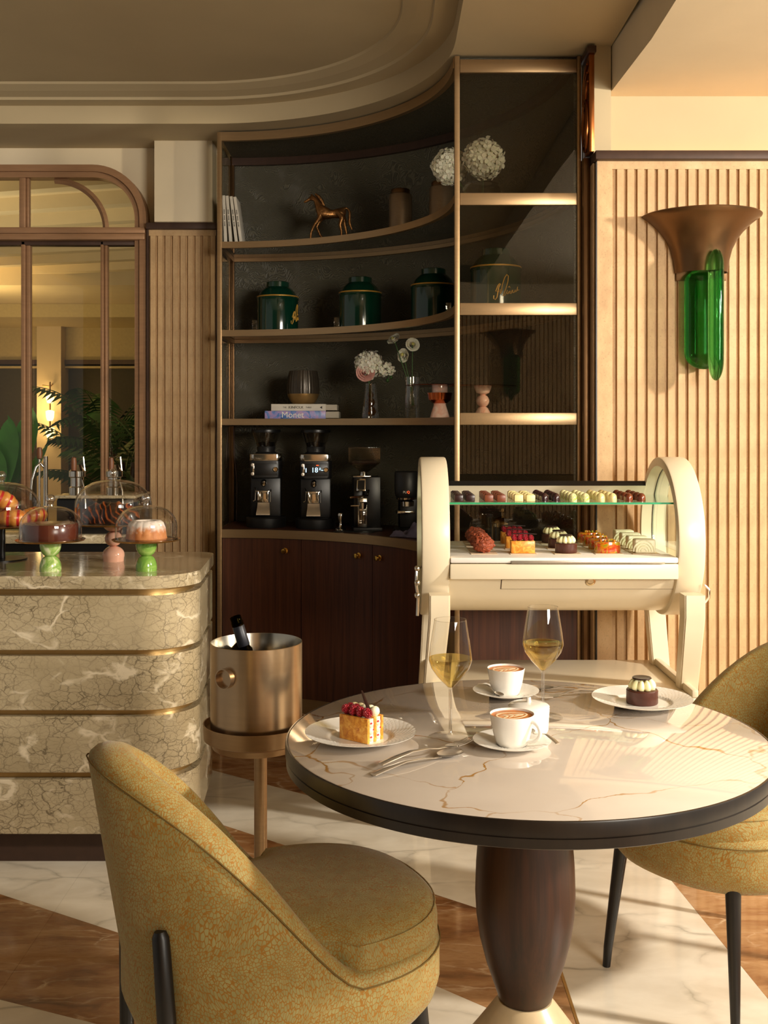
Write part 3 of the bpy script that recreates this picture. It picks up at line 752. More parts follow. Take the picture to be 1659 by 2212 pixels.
prof = [(.018, .0), (.064, 0), (.068, .006), (.066, .012), (.063, .02), (.061, .040), (.055, .056), (.045, .064), (.032, .064), (.02, .052), (.018, 0)]
bd = MB().lathe(prof, 96, None, lambda a, r, z: 1 + (.045*abs(math.cos(a*7))**.6*(1 if .012 < z and r > .03 else .15))).build('bundt_cake', 'bundt', loc=(X(316, 3.59), 3.59, z3)); tag(bd, 'fluted bundt cake dusted with icing sugar', 'cake')
# croissants
b = MB(); pts = []; rs = []
for i in range(37):
    s = i/36; a = R(-75+150*s); pts.append((.052*math.sin(a), -.045*math.cos(a)+.03, .026 + .004*math.cos(a)))
    rs.append((.008 + .022*math.sin(PI*s)**.8)*(1 + .10*abs(math.sin(s*PI*7))))
b.tube(pts, rs, 16); cr = b.build('croissant', 'croissant', loc=(X(36, 3.86), 3.83, z0+.002), rot=(0, 0, R(15)))
CG = 'red-striped croissants under the dark-stand dome'
tag(cr, 'striped croissant nearest the middle of the dome, in front', 'croissant', CG)
for loc, rot, lab in (((X(66, 3.92), 3.94, z0+.002), (0, 0, R(60)), 'striped croissant at the dome edge nearest the chocolate cake'),
                      ((-1.432, 3.85, z0+.002), (0, 0, R(-10)), 'striped croissant cut by the picture edge'),
                      ((-1.395, 3.955, z0+.002), (0, 0, R(170)), 'striped croissant at the back of the dome'),
                      ((X(1, 3.89), 3.88, z0+.06), (R(-20), R(25), R(30)), 'striped croissant lying on top of the other croissants')):
    dup(cr, loc, None, lab, CG, rot)

# ---- back bar with lever espresso machine behind the counter
bb = thing('back_bar', 'dark back bar with stone ledge below the arched window', 'cabinet', (-2.0, 5.2, 0))
MB().box(-1.2, .765, -.2, .34, 0, .86).build('body', 'black_satin', bb); MB().box(-1.2, .77, -.22, .34, .86, .90, .004).build('ledge', 'marble_counter', bb)
em = thing('espresso_machine', 'chrome lever espresso machine with black body behind the cake stands', 'coffee machine', (X(165, 5.0), 5.05, .90))
MB().box(-.10, .26, -.03, .26, 0, .165, .012).build('body', 'black_satin', em); MB().box(-.105, .27, -.05, .27, .165, .18, .005).build('top_tray', 'marble_counter', em)
MB().box(.02, .16, -.034, -.028, .04, .12, .002).build('control_panel', 'choc', em)
for px in (160, 241):
    x0 = X(px, 5.0) - X(165, 5.0); h = MB().lathe([(0, .18), (.036, .18), (.037, .215), (.03, .22), (.03, .26), (.038, .265), (.038, .29), (.028, .30), (.02, .32), (0, .32)], 24, Matrix.Translation((x0, 0, 0))).build('group_head', 'chrome', em)
    MB().tube([(x0-.028, .02, .29), (x0-.024, .02, .355), (x0+.024, .02, .355), (x0+.03, .02, .29)], .005, 8).build('bracket', 'chrome', h)
    MB().lathe([(0, .29), (.012, .295), (.014, .33), (.011, .352), (0, .358)], 16, Matrix.Translation((x0-.006, -.035, 0))).build('lever_grip', 'cup_wood', h)
    MB().tube([(x0+.03, -.02, .25), (x0+.045, -.03, .2), (x0+.05, -.04, .12)], .004, 8).build('steam_wand', 'chrome', h)
tp = thing('water_tap', 'tall chrome tap with swan neck and wooden knob beside the espresso machine', 'tap', (X(103, 5.06), 5.03, .90))
b = MB(); b.tube([(0, 0, 0), (0, 0, .36)], .011, 12); b.tube([(0, 0, .30), (-.02, -.02, .33), (-.035, -.03, .31), (-.05, -.04, .25), (-.055, -.045, .16)], .006, 10); b.tube([(-.025, -.01, 0), (-.025, -.01, .38)], .005, 8); b.build('pipe', 'chrome', tp)
MB().lathe([(0, .345), (.012, .35), (.015, .375), (.01, .40), (0, .402)], 14, Matrix.Translation((-.025, -.012, 0))).build('knob', 'cup_wood', tp)

# ---- champagne bucket on its stand
BD = 2.75; bx = X(554, BD)
st = thing('bucket_stand', 'bronze pedestal stand with round tray holding the wine bucket', 'stand', (bx, BD, 0))
zt = .637
MB().lathe([(0, 0), (.125, 0), (.125, .008), (.02, .012), (0, .012)], 40).build('base', 'bronze', st)
MB().lathe([(.0165, .012), (.0165, zt-.05), (0, zt-.05)], 24, Matrix.Translation((X(563, BD)-bx, 0, 0))).build('pole', 'bronze', st)
MB().lathe([(0, zt-.05), (.11, zt-.045), (.115, zt-.03), (.132, zt-.022), (.134, zt+.016), (.131, zt+.016), (.129, zt-.0005), (0, zt-.0005)], 56).build('tray', 'bronze', st)
bk = thing('wine_bucket', 'brushed bronze wine bucket with round side handle on the stand', 'bucket', (bx, BD, zt))
H = .2175
MB().lathe([(0, 0), (.113, 0), (.1155, .003), (.1155, H), (.114, H+.001)], 64).build('body', 'bucket', bk)
MB().lathe([(.114, H+.001), (.1135, H), (.1135, .01), (0, .01)], 64).build('lining', 'bucket_inside', bk)
ah = R(-90-32); Mh = Matrix.Translation((.114*math.cos(ah), .114*math.sin(ah), .148)) @ Matrix.Rotation(ah+R(90), 4, 'Z') @ Matrix.Rotation(R(90), 4, 'X')
MB().lathe([(.0245, 0), (.0245, .016), (.0225, .016), (.0225, .004), (0, .004)], 32, Mh).build('handle', 'bucket', bk)
bt = thing('wine_bottle', 'dark wine bottle leaning in the bronze bucket', 'bottle', (bx, BD, zt)); bt.rotation_euler = (0, 0, 0)
Mb = Matrix.Translation((.03, -.02, .02)) @ Matrix.Rotation(R(-17), 4, 'Y')
MB().lathe([(0, 0), (.036, 0), (.037, .12), (.03, .16), (.014, .185), (.014, .235)], 28, Mb).build('glass_body', 'bottle_glass', bt)
MB().lathe([(.0142, .20), (.0152, .202), (.0152, .25), (.0142, .252)], 28, Mb).build('foil', 'bottle_foil', bt)
MB().lathe([(.0142, .252), (.0152, .254), (.0152, .262), (.014, .266), (.0145, .276), (.011, .278), (.0105, .255)], 28, Mb).build('lip', 'bottle_glass', bt)
b2 = thing('wine_bottle', 'second wine bottle lying low inside the bucket, only its shoulder shows', 'bottle', (bx-.045, BD+.055, zt))
MB().lathe([(0, .011), (.034, .011), (.035, .15), (.028, .19), (.013, .205), (0, .206)], 24).build('glass_body', 'bottle_glass', b2)

# ---- round table
TX, TY, TZ = .297, 2.29, .75
tb = thing('round_table', 'round marble table with dark wooden rim and barrel pedestal', 'table', (TX, TY, 0))
r = .502
MB().lathe([(0, TZ-.02), (r-.006, TZ-.02), (r-.004, TZ-.0015), (r-.006, TZ), (0, TZ)], 128).build('top', 'marble_table', tb)
MB().lathe([(r-.0035, TZ-.02), (r-.0035, TZ-.0005), (r, TZ-.001), (r+.001, TZ-.004), (r+.001, TZ-.026), (r-.003, TZ-.0275), (r-.003, TZ-.0295), (r-.001, TZ-.031), (r-.001, TZ-.047), (r-.004, TZ-.049), (r-.05, TZ-.049), (r-.05, TZ-.02)], 128).build('rim', 'wood_rim', tb)
p = [(0, .70), (.082, .70)] + [(.055 + .0490*math.sin(PI*(.19+.81*(1-i/20)))**.9 if False else .0, 0) for i in []]
prof = [(0, .195), (.052, .195), (.056, .20), (.068, .235), (.082, .275), (.095, .325), (.1025, .375), (.105, .42), (.103, .48), (.0985, .54), (.092, .60), (.085, .66), (.080, .70), (0, .70)]
MB().lathe(prof, 56).build('pedestal', 'wood_table', tb)
MB().lathe([(0, 0), (.235, 0), (.24, .006), (.235, .014), (.20, .03), (.15, .072), (.105, .13), (.068, .18), (.056, .195), (0, .195)], 56).build('base', 'travertine', tb)

# ---- upholstered chairs
pm('seam', (104, 80, 26), .8)
def make_chair(label, loc, rz):
    t = thing('dining_chair', label, 'chair', loc, rz, 'ochre leaf-patterned chairs at the round table')
    N = 64; rows_o = []
    def plan(phi, k=1.0):
        c, s = math.cos(phi), math.sin(phi); n = 2.35
        rr = (abs(c/(.262 if c > 0 else .335))**n + abs(s/.262)**n)**(-1/n); return rr*c*k, rr*s*k
    def top(phi):
        q = min(1, max(0, (-math.cos(phi)+.10)/1.10)); q = q*q*(3-2*q)*.35 + q**1.35*.65
        return .448 + .378*q
    def lean(phi, z):
        q = max(0, -math.cos(phi)); return -.17*max(0, z-.43)*q**.8
    b = MB(); cols = []; rim = []
    for i in range(N):
        phi = 2*PI*i/N; h = top(phi); col = []
        th = .052 + .030*max(0, -math.cos(phi))
        ox, oy = plan(phi); nx, ny = math.cos(phi), math.sin(phi)
        narrow = lambda z: 1 - .27*max(0, (z-.48)/.37)**1.3
        def P(off, z): return ((ox + off*nx) + lean(phi, z), (oy + off*ny)*narrow(z), z)
        col.append((ox*.0, oy*.0, .300)); col.append((ox*.76, oy*.80, .302)); col.append((ox*.90, oy*.92, .312)); col.append((ox*.965, oy*.975, .332))
        for k in range(7): col.append(P(0, .360 + (h-.03-.360)*k/6))
        for k in range(1, 7):
            a = PI*k/6; col.append(P(-th/2 + th/2*math.cos(a), h-.03 + .03*math.sin(a)))
        rim.append(P(.001, h-.022))
        for k in range(1, 5): col.append(P(-th - .01*k/4, h-.03 + (.40-(h-.03))*k/4))
        cols.append(col)
    rows = [[cols[i][j] for i in range(N)] for j in range(len(cols[0]))]
    b.grid(rows, True); bmesh.ops.remove_doubles(b.bm, verts=b.bm.verts, dist=1e-5)
    sh = b.build('shell', 'fabric', t, 80)
    MB().tube(rim, .0015, 6, True).build('piping', 'seam', sh)
    # cushion
    b = MB(); prof = [(.0, .395), (.90, .397), (.965, .410), (.985, .435), (.985, .465), (.96, .487), (.90, .501), (.70, .512), (.40, .518), (0, .520)]
    rows = []
    for k, z in prof:
        row = []
        for i in range(N):
            phi = 2*PI*i/N; x, y = plan(phi); q = max(0, -math.cos(phi)); kk = k*(1 - .20*q**.7 - .16*abs(math.sin(phi))**2*(0.35 if x > 0 else 1))
            row.append((x*kk*1.0 + .004, y*kk, z))
        rows.append(row)
    b.grid(rows, True); bmesh.ops.remove_doubles(b.bm, verts=b.bm.verts, dist=1e-5); cu = b.build('seat_cushion', 'fabric', t, 80)
    MB().tube([(x+ (.002 if x > 0 else -.002), y*1.004, z+.001) for x, y, z in rows[5]], .0016, 6, True).build('seam', 'fabric', cu)
    for x, y, x2, y2 in ((.17, .17, .20, .20), (.17, -.17, .20, -.20)):
        MB().tube([(x2, y2, 0), (x2*.985, y2*.985, .05), (x, y, .345)], [.010, .0115, .019], 16).build('leg', 'black_leg', t)
    for s in (1, -1):
        MB().tube([(-.296, s*.190, 0), (-.296, s*.186, .06), (-.297, s*.172, .40), (-.304, s*.160, .535), (-.305, s*.159, .545)], [.0105, .0125, .0165, .0150, .010], 16).build('leg', 'black_leg', t)
    return t
ch = make_chair('ochre patterned upholstered chair in the front, its back to the marble counter', (-.165, 2.11, 0), R(24))
dup(ch, (.855, 2.77, 0), math.atan2(-.57, -.82), 'ochre patterned upholstered chair on the far side of the table, beside the ribbed wall')

# ---- sconce with bronze bell and green glass
def make_sconce(label, loc, rz):
    t = thing('wall_sconce', label, 'wall lamp', loc, rz, 'bell-shaped wall sconces')
    prof = [(.099, 1.977), (.1005, 1.99), (.105, 2.025), (.115, 2.065), (.132, 2.10), (.155, 2.131), (.182, 2.158), (.205, 2.177), (.222, 2.188), (.224, 2.193), (.2205, 2.196), (.20, 2.184), (.15, 2.137), (.11, 2.07), (.094, 1.985)]
    b = MB(); rows = []
    for r_, z in prof: rows.append([(r_*math.cos(PI + PI*i/40), r_*math.sin(PI + PI*i/40)*.985 - .003, z) for i in range(41)])
    rows.append(rows[0]); b.grid(rows); b.build('bell', 'bronze_dark', t)
    MB().box(-.095, .095, -.012, -.003, 1.95, 2.17, .002).build('back_plate', 'bronze_dark', t)
    def capsule(name, rx, ry, z0, z1, cx, cy, rz_):
        pr = [(0, z0)]
        for i in range(1, 9): a = R(90)*i/8; pr.append((math.sin(a), z0 + rz_*(1-math.cos(a))))
        for i in range(8, 0, -1): a = R(90)*i/8; pr.append((math.sin(a), z1 - rz_*.8*(1-math.cos(a))))
        pr.append((0, z1)); M = Matrix.Translation((cx, cy, 0)) @ Matrix.Diagonal((rx, ry, 1, 1))
        return MB().lathe(pr, 36, M).build(name, 'glass_sconce', t)
    capsule('glass_body', .074, .034, 1.612, 1.99, .0, -.05, .06)
    capsule('glass_fin', .0255, .048, 1.566, 2.05, .018, -.135, .075)
    return t
make_sconce('bronze bell wall sconce with green glass fins on the ribbed wall', (1.201, 4.13, 0), 0)
make_sconce('bronze bell wall sconce on the ribbed cladding, mirrored in the smoked glass', (X(1105, 9.8), -1.30, .06), PI)

# ---- pastry trolley: barrel vitrine on splayed legs
PX = Matrix(((0, 0, 1, 0), (1, 0, 0, 0), (0, 1, 0, 0), (0, 0, 0, 1)))     # prism drawn in (y, z), extruded along x
VY, VZ, VR, KS = 3.68, 1.03, .265, 1.03
XL0, XL1, XR0, XR1 = .119, .208, .926, 1.012
vt = thing('pastry_trolley', 'cream barrel-shaped pastry trolley with glass shelf behind the table', 'trolley', (.565*KS, VY*KS, EYE*(1-KS)))
vt.scale = (KS, KS, KS)
OX, OY = .565, VY
AX = Matrix.Translation((0, 0, VZ)) @ Matrix.Rotation(R(90), 4, 'Y')
def ringpart(x0, x1):
    x0 -= OX; x1 -= OX; e = .007
    b = MB(); b.lathe([(VR-.03, x0), (VR-e, x0), (VR-.002, x0+.002), (VR, x0+e), (VR, x1-e), (VR-.002, x1-.002), (VR-e, x1), (VR-.03, x1)], 96, AX, close=True)
    rg = b.build('hoop', 'cream_paint', vt)
    xm = (x0+x1)/2
    MB().lathe([(0, xm-.003), (VR-.031, xm-.003), (VR-.031, xm+.003), (0, xm+.003)], 64, AX).build('end_glass', 'glass_green_edge', rg)
    MB().lathe([(VR-.0315, xm-.006), (VR-.0295, xm-.006), (VR-.0295, xm-.0035), (VR-.0315, xm-.0035)], 64, AX, close=True).build('seal', 'black_satin', rg)
ringpart(XL0, XL1); ringpart(XR0, XR1)
def circ(r, a0, a1, n): return [(r*math.cos(R(a0+(a1-a0)*i/n)), VZ + r*math.sin(R(a0+(a1-a0)*i/n))) for i in range(n+1)]
body = [(-.236, .968), (-.236, .915)] + circ(.25, 207, 333, 36) + [(.236, .968)]
MB().prism(body, XL1-OX, XR0-OX, PX).build('barrel', 'cream_paint', vt)
MB().box(XL1-OX, XR0-OX, -.262, -.2365, .917, .966, .004).build('front_fascia', 'cream_paint', vt)
MB().box(XL1-OX+.001, XR0-OX-.001, -.262, .236, .9685, .986, .004).build('deck', 'white_tray', vt)
MB().box(X(1105, 3.41)-OX, X(1437, 3.41)-OX, -.268, -.2625, .968, .977, .001).build('label_rail', 'silver_satin', vt)
def patch(name, mat, r0, r1, a0, a1, x0, x1, par=vt, n=8): return MB().prism(circ(r1, a0, a1, n) + list(reversed(circ(r0, a0, a1, n))), x0-OX, x1-OX, PX).build(name, mat, par)
patch('drawer_gap', 'trim_dark', .2495, .2506, 208.5, 217.5, X(1083, 3.45), X(1466, 3.45))
dr = patch('drawer_front', 'cream_paint', .2500, .2515, 208.5, 217.0, X(1085, 3.45), X(1464, 3.45))
a = R(209.5); MB().lathe([(.016, 0), (.016, .003), (.010, .004), (.009, .002), (0, .002)], 24, Matrix.Translation((X(1277, 3.45)-OX, .2515*math.cos(a), VZ + .2515*math.sin(a))) @ Matrix.Rotation(R(90+29), 4, 'X')).build('lock', 'chrome_warm', dr)
patch('rear_rail', 'cream_paint', .232, .252, 22, 43, XL1, XR0)
patch('rear_gasket', 'black_satin', .232, .253, 43, 43.7, XL1, XR0)
MB().box(XL0+.03-OX, XR0+.05-OX, -.197, .199, 1.149, 1.155).build('glass_shelf', 'glass_green_edge', vt)
pm('glass_rim', (52, 150, 104), .2, var=.1)
MB().box(XL0+.03-OX, XR0+.05-OX, -.1985, -.197, 1.149, 1.155).build('shelf_edge', 'glass_rim', vt)
def leg(xc, y0, y1, w0=.064, w1=.05):
    sx_ = -1 if xc < 0 else 1
    b = MB(); zs = [(0.10, y1), (.30, y1+(y0-y1)*.18), (.56, y1+(y0-y1)*.5), (.80, y0), (.872, y0)]
    rows = []
    for z, y in zs:
        k = min(1, z/.8); w = (w1 + (w0-w1)*k)/2; d = (.042 + .024*k)/2
        q = xc + sx_*.05*max(0, (.80-z)/.70)**1.1; rows.append([(q-w, y-d, z), (q+w, y-d, z), (q+w, y+d, z), (q-w, y+d, z)])
    b.grid(rows, True); b._f([b.bm.verts.new(p) for p in rows[0]]); b._f([b.bm.verts.new(p) for p in rows[-1]])
    bmesh.ops.remove_doubles(b.bm, verts=b.bm.verts, dist=1e-5)
    es = [e for e in b.bm.edges if abs((e.verts[0].co-e.verts[1].co).normalized().z) > .7]
    bmesh.ops.bevel(b.bm, geom=es, offset=.004, segments=2, affect='EDGES')
    l = b.build('leg', 'cream_paint', vt)
    MB().lathe([(0, -.012), (.028, -.012), (.031, -.006), (.031, .006), (.028, .012), (0, .012)], 20, Matrix.Translation((xc+sx_*.05, y1, .041+.031)) @ Matrix.Rotation(R(90), 4, 'Y')).build('caster', 'black_plastic', l)
for xc in (XL0+.055-OX, XR0+.042-OX):
    leg(xc, -.265, -.03); leg(xc, .235, .18)
b = MB(); b.box(XL0+.03-OX, XR1-.03-OX, -.285, .275, .525, .55, .004); b.build('lower_shelf', 'cream_paint', vt)
for x0 in (XL0+.03, XR1-.05): MB().box(x0-OX, x0+.02-OX, -.285, .275, .5505, .575, .003).build('shelf_lip', 'cream_paint', vt)
b = MB(); b.tube([(XL0-.002-OX, -.235, .955), (XL0-.016-OX, -.245, .945), (XL0-.018-OX, -.245, .90), (XL0-.012-OX, -.24, .86), (XL0-.014-OX, -.24, .80)], .005, 8)
for z in (.95, .905, .865): b.ball((XL0-.014-OX, -.245, z), .010, 10, 8)
b.build('latch', 'chrome', vt)
MB().tube([(XR1-.002-OX, -.25, .90), (XR1+.012-OX, -.255, .885), (XR1+.012-OX, -.255, .86), (XR1-.002-OX, -.25, .84)], .004, 8).build('hook', 'chrome', vt)

# chocolates on the glass shelf, four deep in fourteen lines
GZ = EYE - (EYE-1.1552)*KS
kinds = [('dark square chocolate', 'choc_dark', 0), ('milk square chocolate', 'choc_milk', 0), ('ivory bar-shaped chocolate', 'choc_white', 0), ('dark purple domed praline', 'dome_purple', 1),
         ('green-marbled domed praline', 'dome_green', 1), ('gold-speckled domed praline', 'dome_speckle', 1), ('glossy brown domed praline', 'dome_brown', 1)]
edges = [120, 198, 320, 402, 518, 598, 690, 768, 880, 963, 1066, 1145, 1252, 1337]
for k, e in enumerate(edges):
    nm, m, dm = kinds[k//2]; x = X(960 + (e-24)/3.072, 3.52*KS); w = .0145
    if x - w < XL1*KS+.004: x = XL1*KS + .004 + w
    if dm:
        b = MB(); b.lathe([(0, 0), (1, 0), (1, .012/1)] + [(math.cos(R(a)), .012 + .016*math.sin(R(a))) for a in range(15, 90, 15)] + [(0, .028)], 18, Matrix.Diagonal((.0145, .0165, 1, 1)))
    else:
        b = MB(); b.box(-.0145, .0145, -.016, .016, 0, .022, .002); b.box(-.0105, .0105, -.012, .012, .0222, .0242, .0008)
    src = None
    side = 'first' if k % 2 == 0 else 'second'
    for j in range(4):
        lab = '%s, %s in the %s of its lines on the glass shelf' % (nm, ['frontmost', 'second', 'third', 'rearmost'][j], side)
        if j == 0:
            src = b.build('praline' if dm else 'chocolate', m, loc=(x, 3.535*KS, GZ)); tag(src, lab, 'chocolate', nm + 's, ' + side + ' line')
        else:
            c = src.copy(); C.objects.link(c); c.location.y = 3.535*KS + j*.062; c['label'] = lab

# ---- raspberry shared by all cakes
def raspberry_mesh():
    b = MB(); b.ball((0, 0, 0), 1, 14, 10)
    for v in b.bm.verts:
        p = v.co.normalized(); v.co = p*(1 + .10*abs(math.sin(p.z*7))*abs(math.sin(math.atan2(p.y, p.x)*5)))
    o = b.build('raspberry', 'raspberry', None, 80); me = o.data; bpy.data.objects.remove(o); return me
RM = raspberry_mesh()
def berry(parent, loc, r=.0085):
    o = bpy.data.objects.new('raspberry', RM); C.objects.link(o); o.parent = parent; o.location = loc; o.scale = (r, r, r*1.12); o.rotation_euler = (random.random(), random.random(), random.random()*6)
def dollop_mesh(rx, ry, h):
    b = MB(); b.lathe([(0, 0), (.7, .02), (1, .25), (.95, .5), (.7, .75), (.35, .93), (0, 1)], 14, Matrix.Diagonal((rx, ry, h, 1))); o = b.build('cream_dollop', 'cream', None, 80); me = o.data; bpy.data.objects.remove(o); return me
DM = dollop_mesh(.0105, .0085, .026)
def card(t, w=.088, d=.088): MB().box(-w/2, w/2, -d/2, d/2, 0, .0015).build('card', 'cardboard', t)
def tart(label, loc, group, card_=True, s=1.0):
    t = thing('chocolate_tart', label, 'tart', loc, 0, group); z = .0016 if card_ else .0
    if card_: card(t)
    MB().lathe([(0, z), (.035, z), (.0365, z+.002), (.0365, z+.030), (.0345, z+.0325), (0, z+.033)], 40).build('chocolate_base', 'choc', t)
    for i in range(10):
        a = 2*PI*i/10; o = bpy.data.objects.new('cream_dollop', DM); C.objects.link(o); o.parent = t
        o.location = (.0245*math.cos(a), .0245*math.sin(a), z+.032); o.rotation_euler = (0, R(-16), a)
    MB().lathe([(0, z+.0575), (.021, z+.0575), (.0225, z+.0585), (.021, z+.0605), (.017, z+.0600), (0, z+.0600)], 32, Matrix.Translation((-.001, -.002, .0))).build('chocolate_disc', 'choc_dark', t)
    return t
def mille_cart(label, loc, group):
    t = thing('mille_feuille', label, 'pastry', loc, 0, group); card(t)
    z = .0016
    for k in range(3): MB().box(-.0395, .0395, -.022+.017*k-.004, -.022+.017*k+.004, z, z+.041, .0015).build('pastry_sheet', 'pastry', t)
    for k in range(2): MB().box(-.038, .038, -.0175+.017*k, -.0095+.017*k, z, z+.039).build('cream_layer', 'cream_pale', t)
    for k in range(4):
        for j in range(2): berry(t, (-.028 + .0187*k, -.014 + .021*j, z+.0495 + .001*((k+j) % 2)), .0092)
    MB().tube([(-.036, .004, z+.062), (0, .003, z+.064), (.05, .004, z+.061)], [.0012, .0022, .0012], 6).build('chocolate_stick', 'choc_dark', t)
    return t
DZ = EYE - (EYE-.9862)*KS
rows3 = ['in the front of', 'in the middle of', 'at the back of']; rows4 = ['in the front of', 'second from the front of', 'third from the front of', 'at the back of']
random.seed(5)
def truffle_cake(label, loc):
    t = thing('truffle_cake', label, 'cake', loc, 0, 'cocoa-coated truffle cakes on the trolley'); card(t)
    b = MB(); b.ball((0, 0, .029), (.0365, .035, .0275), 48, 32)
    for v in b.bm.verts:
        n = mnoise.noise(v.co*90 + Vector(loc)*20); m = mnoise.noise(v.co*210 + Vector(loc)*9); c = Vector((0, 0, .029)); v.co = c + (v.co-c)*(1 + .13*n + .15*m)
        v.co.z = max(v.co.z, .0016)
    b.build('cocoa_crust', 'truffle', t, 40)
for j in range(4): truffle_cake('cocoa-dusted round truffle cake %s its row in the trolley' % rows4[j], (X(1044, 3.65), 3.65+.108*j, DZ))
for j in range(3): mille_cart('raspberry mille-feuille %s its row in the trolley' % rows3[j], (X(1128, 3.65), 3.65+.15*j, DZ), 'mille-feuilles in the trolley')
for j in range(3): tart('chocolate tart with cream crown %s its row in the trolley' % rows3[j], (X(1222.7, 3.65), 3.65+.155*j, DZ), 'chocolate tarts in the trolley')
def oval_cake(label, loc):
    t = thing('glazed_oval_cake', label, 'cake', loc, 0, 'amber glazed oval cakes in the trolley'); card(t, .092, .08)
    M = Matrix.Diagonal((.043, .026, 1, 1)); z = .0016
    MB().lathe([(0, z), (1, z), (1.02, z+.004), (1.02, z+.030), (.97, z+.036), (.85, z+.0375), (0, z+.036)], 40, M).build('jelly_body', 'jelly', t)
    b = MB()
    for i in range(7): b.ball((random.uniform(-.028, .028), random.uniform(-.014, .014), z+.039), random.uniform(.003, .0055), 8, 6)
    b.build('fruit_pieces', 'jelly', t)
for j in range(4): oval_cake('amber and green glazed oval cake %s its row in the trolley' % rows4[j], (X(1311.6, 3.65), 3.65+.105*j, DZ))
def white_cake(label, loc):
    t = thing('ivory_roll_cake', label, 'cake', loc, 0, 'ivory roll cakes in the trolley'); card(t, .09, .08); z = .0016
    b = MB(); b.box(-.0345, .0345, -.024, .024, z, z+.046, .006, 3); bd = b.build('cake_body', 'cream_green', t)
    b = MB()
    for q in range(4):
        r = .009 + .0085*q; b.tube([(-.006 + r*math.cos(PI*i/12), -.0243, z+.006 + r*1.05*math.sin(PI*i/12)) for i in range(13)], .0024, 6)
    b.build('relief', 'rolled_cream', bd)
for j in range(4): white_cake('ivory cake with arched relief %s its row in the trolley' % rows4[j], (X(1391, 3.65), 3.65+.105*j, DZ))

# ================================================================== ON THE TABLE
def onT(px, py): D = (EYE-TZ)*F/(py-HOR); return (X(px, D), D, TZ)
def plate(label, loc, r=.1155):
    b = MB(); n = 180; prof = [(0, .004, 0), (.060, .004, 0), (.064, .0045, 0), (.066, .0062, 0)] + [(.068 + .044*i/9, .0075 + .0095*i/9, 1) for i in range(10)] + [(.1145, .0178, 0), (.1155, .0182, 0), (.1150, .0170, 0), (.095, .011, 0), (.066, .002, 0), (.062, .0, 0), (.058, .0, 0), (.056, .0015, 0), (0, .0015, 0)]
    rows = []
    for q, (rr, z, rel) in enumerate(prof):
        row = []
        for i in range(n):
            a = 2*PI*i/n; dz = rel*.0011*(1 if ((i//2 + q) % 2) else -.3); row.append((rr*math.cos(a)*r/.1155, rr*math.sin(a)*r/.1155, z+dz))
        rows.append(row)
    b.grid(rows, True); bmesh.ops.remove_doubles(b.bm, verts=b.bm.verts, dist=1e-6)
    o = b.build('dessert_plate', 'china_textured', None, 60, loc); tag(o, label, 'plate', 'white relief-rimmed dessert plates on the table'); return o
pl1 = onT(779, 1597); plate('white relief-rimmed plate under the mille-feuille', pl1)
pl2 = onT(1387, 1522); plate('white relief-rimmed plate under the chocolate tart', pl2)
tart('chocolate tart with cream crown and chocolate disc on the table plate', (pl2[0], pl2[1], TZ+.0042), 'plated tart', False)
t = thing('mille_feuille', 'raspberry mille-feuille slice with cream on a plate at the table', 'pastry', (pl1[0]+.004, pl1[1]-.005, TZ+.0042), R(-38))
ys = [(-.030, .0075, 'pastry'), (-.0225, .0150, 'cream_pale'), (-.0075, .0075, 'pastry'), (.0, .0150, 'cream_pale'), (.015, .0075, 'pastry')]
for y0, th, m in ys:
    if m == 'pastry': MB().box(-.0375, .0375, y0, y0+th, 0, .050, .0012).build('pastry_sheet', 'pastry', t)
    else:
        b = MB(); b.box(-.036, .035, y0, y0+th, 0, .048)
        for k in range(3): b.ball((.035, y0+th/2, .010+.014*k), (.004, th*.46, .008), 10, 6)
        cl = b.build('cream_layer', 'cream_pale', t)
        b = MB()
        for k in range(3): b.ball((.0375, y0+th*(.3+.4*(k % 2)), .012+.014*k), (.002, .003, .0022), 8, 6)
        b.build('fruit_bits', 'raspberry', cl)
for k in range(4): berry(t, (-.029 + .0185*k, -.017, .059), .0098)
for k in range(2): berry(t, (-.031 + .016*k, .0, .0585), .0095)
b = MB()
for k in range(5): b.ball((-.028 + .0135*k, .008 + .003*(k % 2), .058), (.010, .0115, .0105), 12, 8)
b.build('piped_cream', 'cream_pale', t)
MB().tube([(-.012, .012, .094), (.004, .004, .078), (.022, -.006, .063), (.030, -.010, .061)], [.0018, .0042, .0046, .002], 6, flat=.4).build('chocolate_stick', 'choc_dark', t)

def wine_glass(label, loc):
    t = thing('wine_glass', label, 'wine glass', loc, 0, 'glasses of white wine on the table')
    bowl = [(.0035, .100), (.006, .1045), (.013, .112), (.0265, .126), (.040, .145), (.0455, .162), (.0453, .168), (.0425, .19), (.0385, .215), (.0335, .246)]
    g = MB().lathe(bowl, 48).build('bowl', 'glass_wine', t)
    MB().tube([(.0335*math.cos(2*PI*i/48), .0335*math.sin(2*PI*i/48), .246) for i in range(48)], .0007, 6, True).build('rim', 'glass_wine', g)
    MB().lathe([(.0035, .100), (.0034, .07), (.0034, .02), (.0042, .010), (.007, .0065)], 24).build('stem', 'glass_bright', t)
    MB().lathe([(.007, .0065), (.009, .0055), (.025, .003), (.0435, .0016), (.0445, .0008), (.0435, 0), (0, 0)], 40).build('foot', 'glass_foot', t)
    win_ = [(0, .1035), (.0055, .1055), (.0125, .1128), (.026, .1268), (.0393, .1455), (.0447, .162), (.0445, .1665), (0, .1665)]
    MB().lathe(win_, 48).build('wine', 'wine', t); return t
wine_glass('glass of white wine beside the mille-feuille plate', onT(973, 1593))
wine_glass('glass of white wine behind the sugar bowl', onT(1173, 1549))
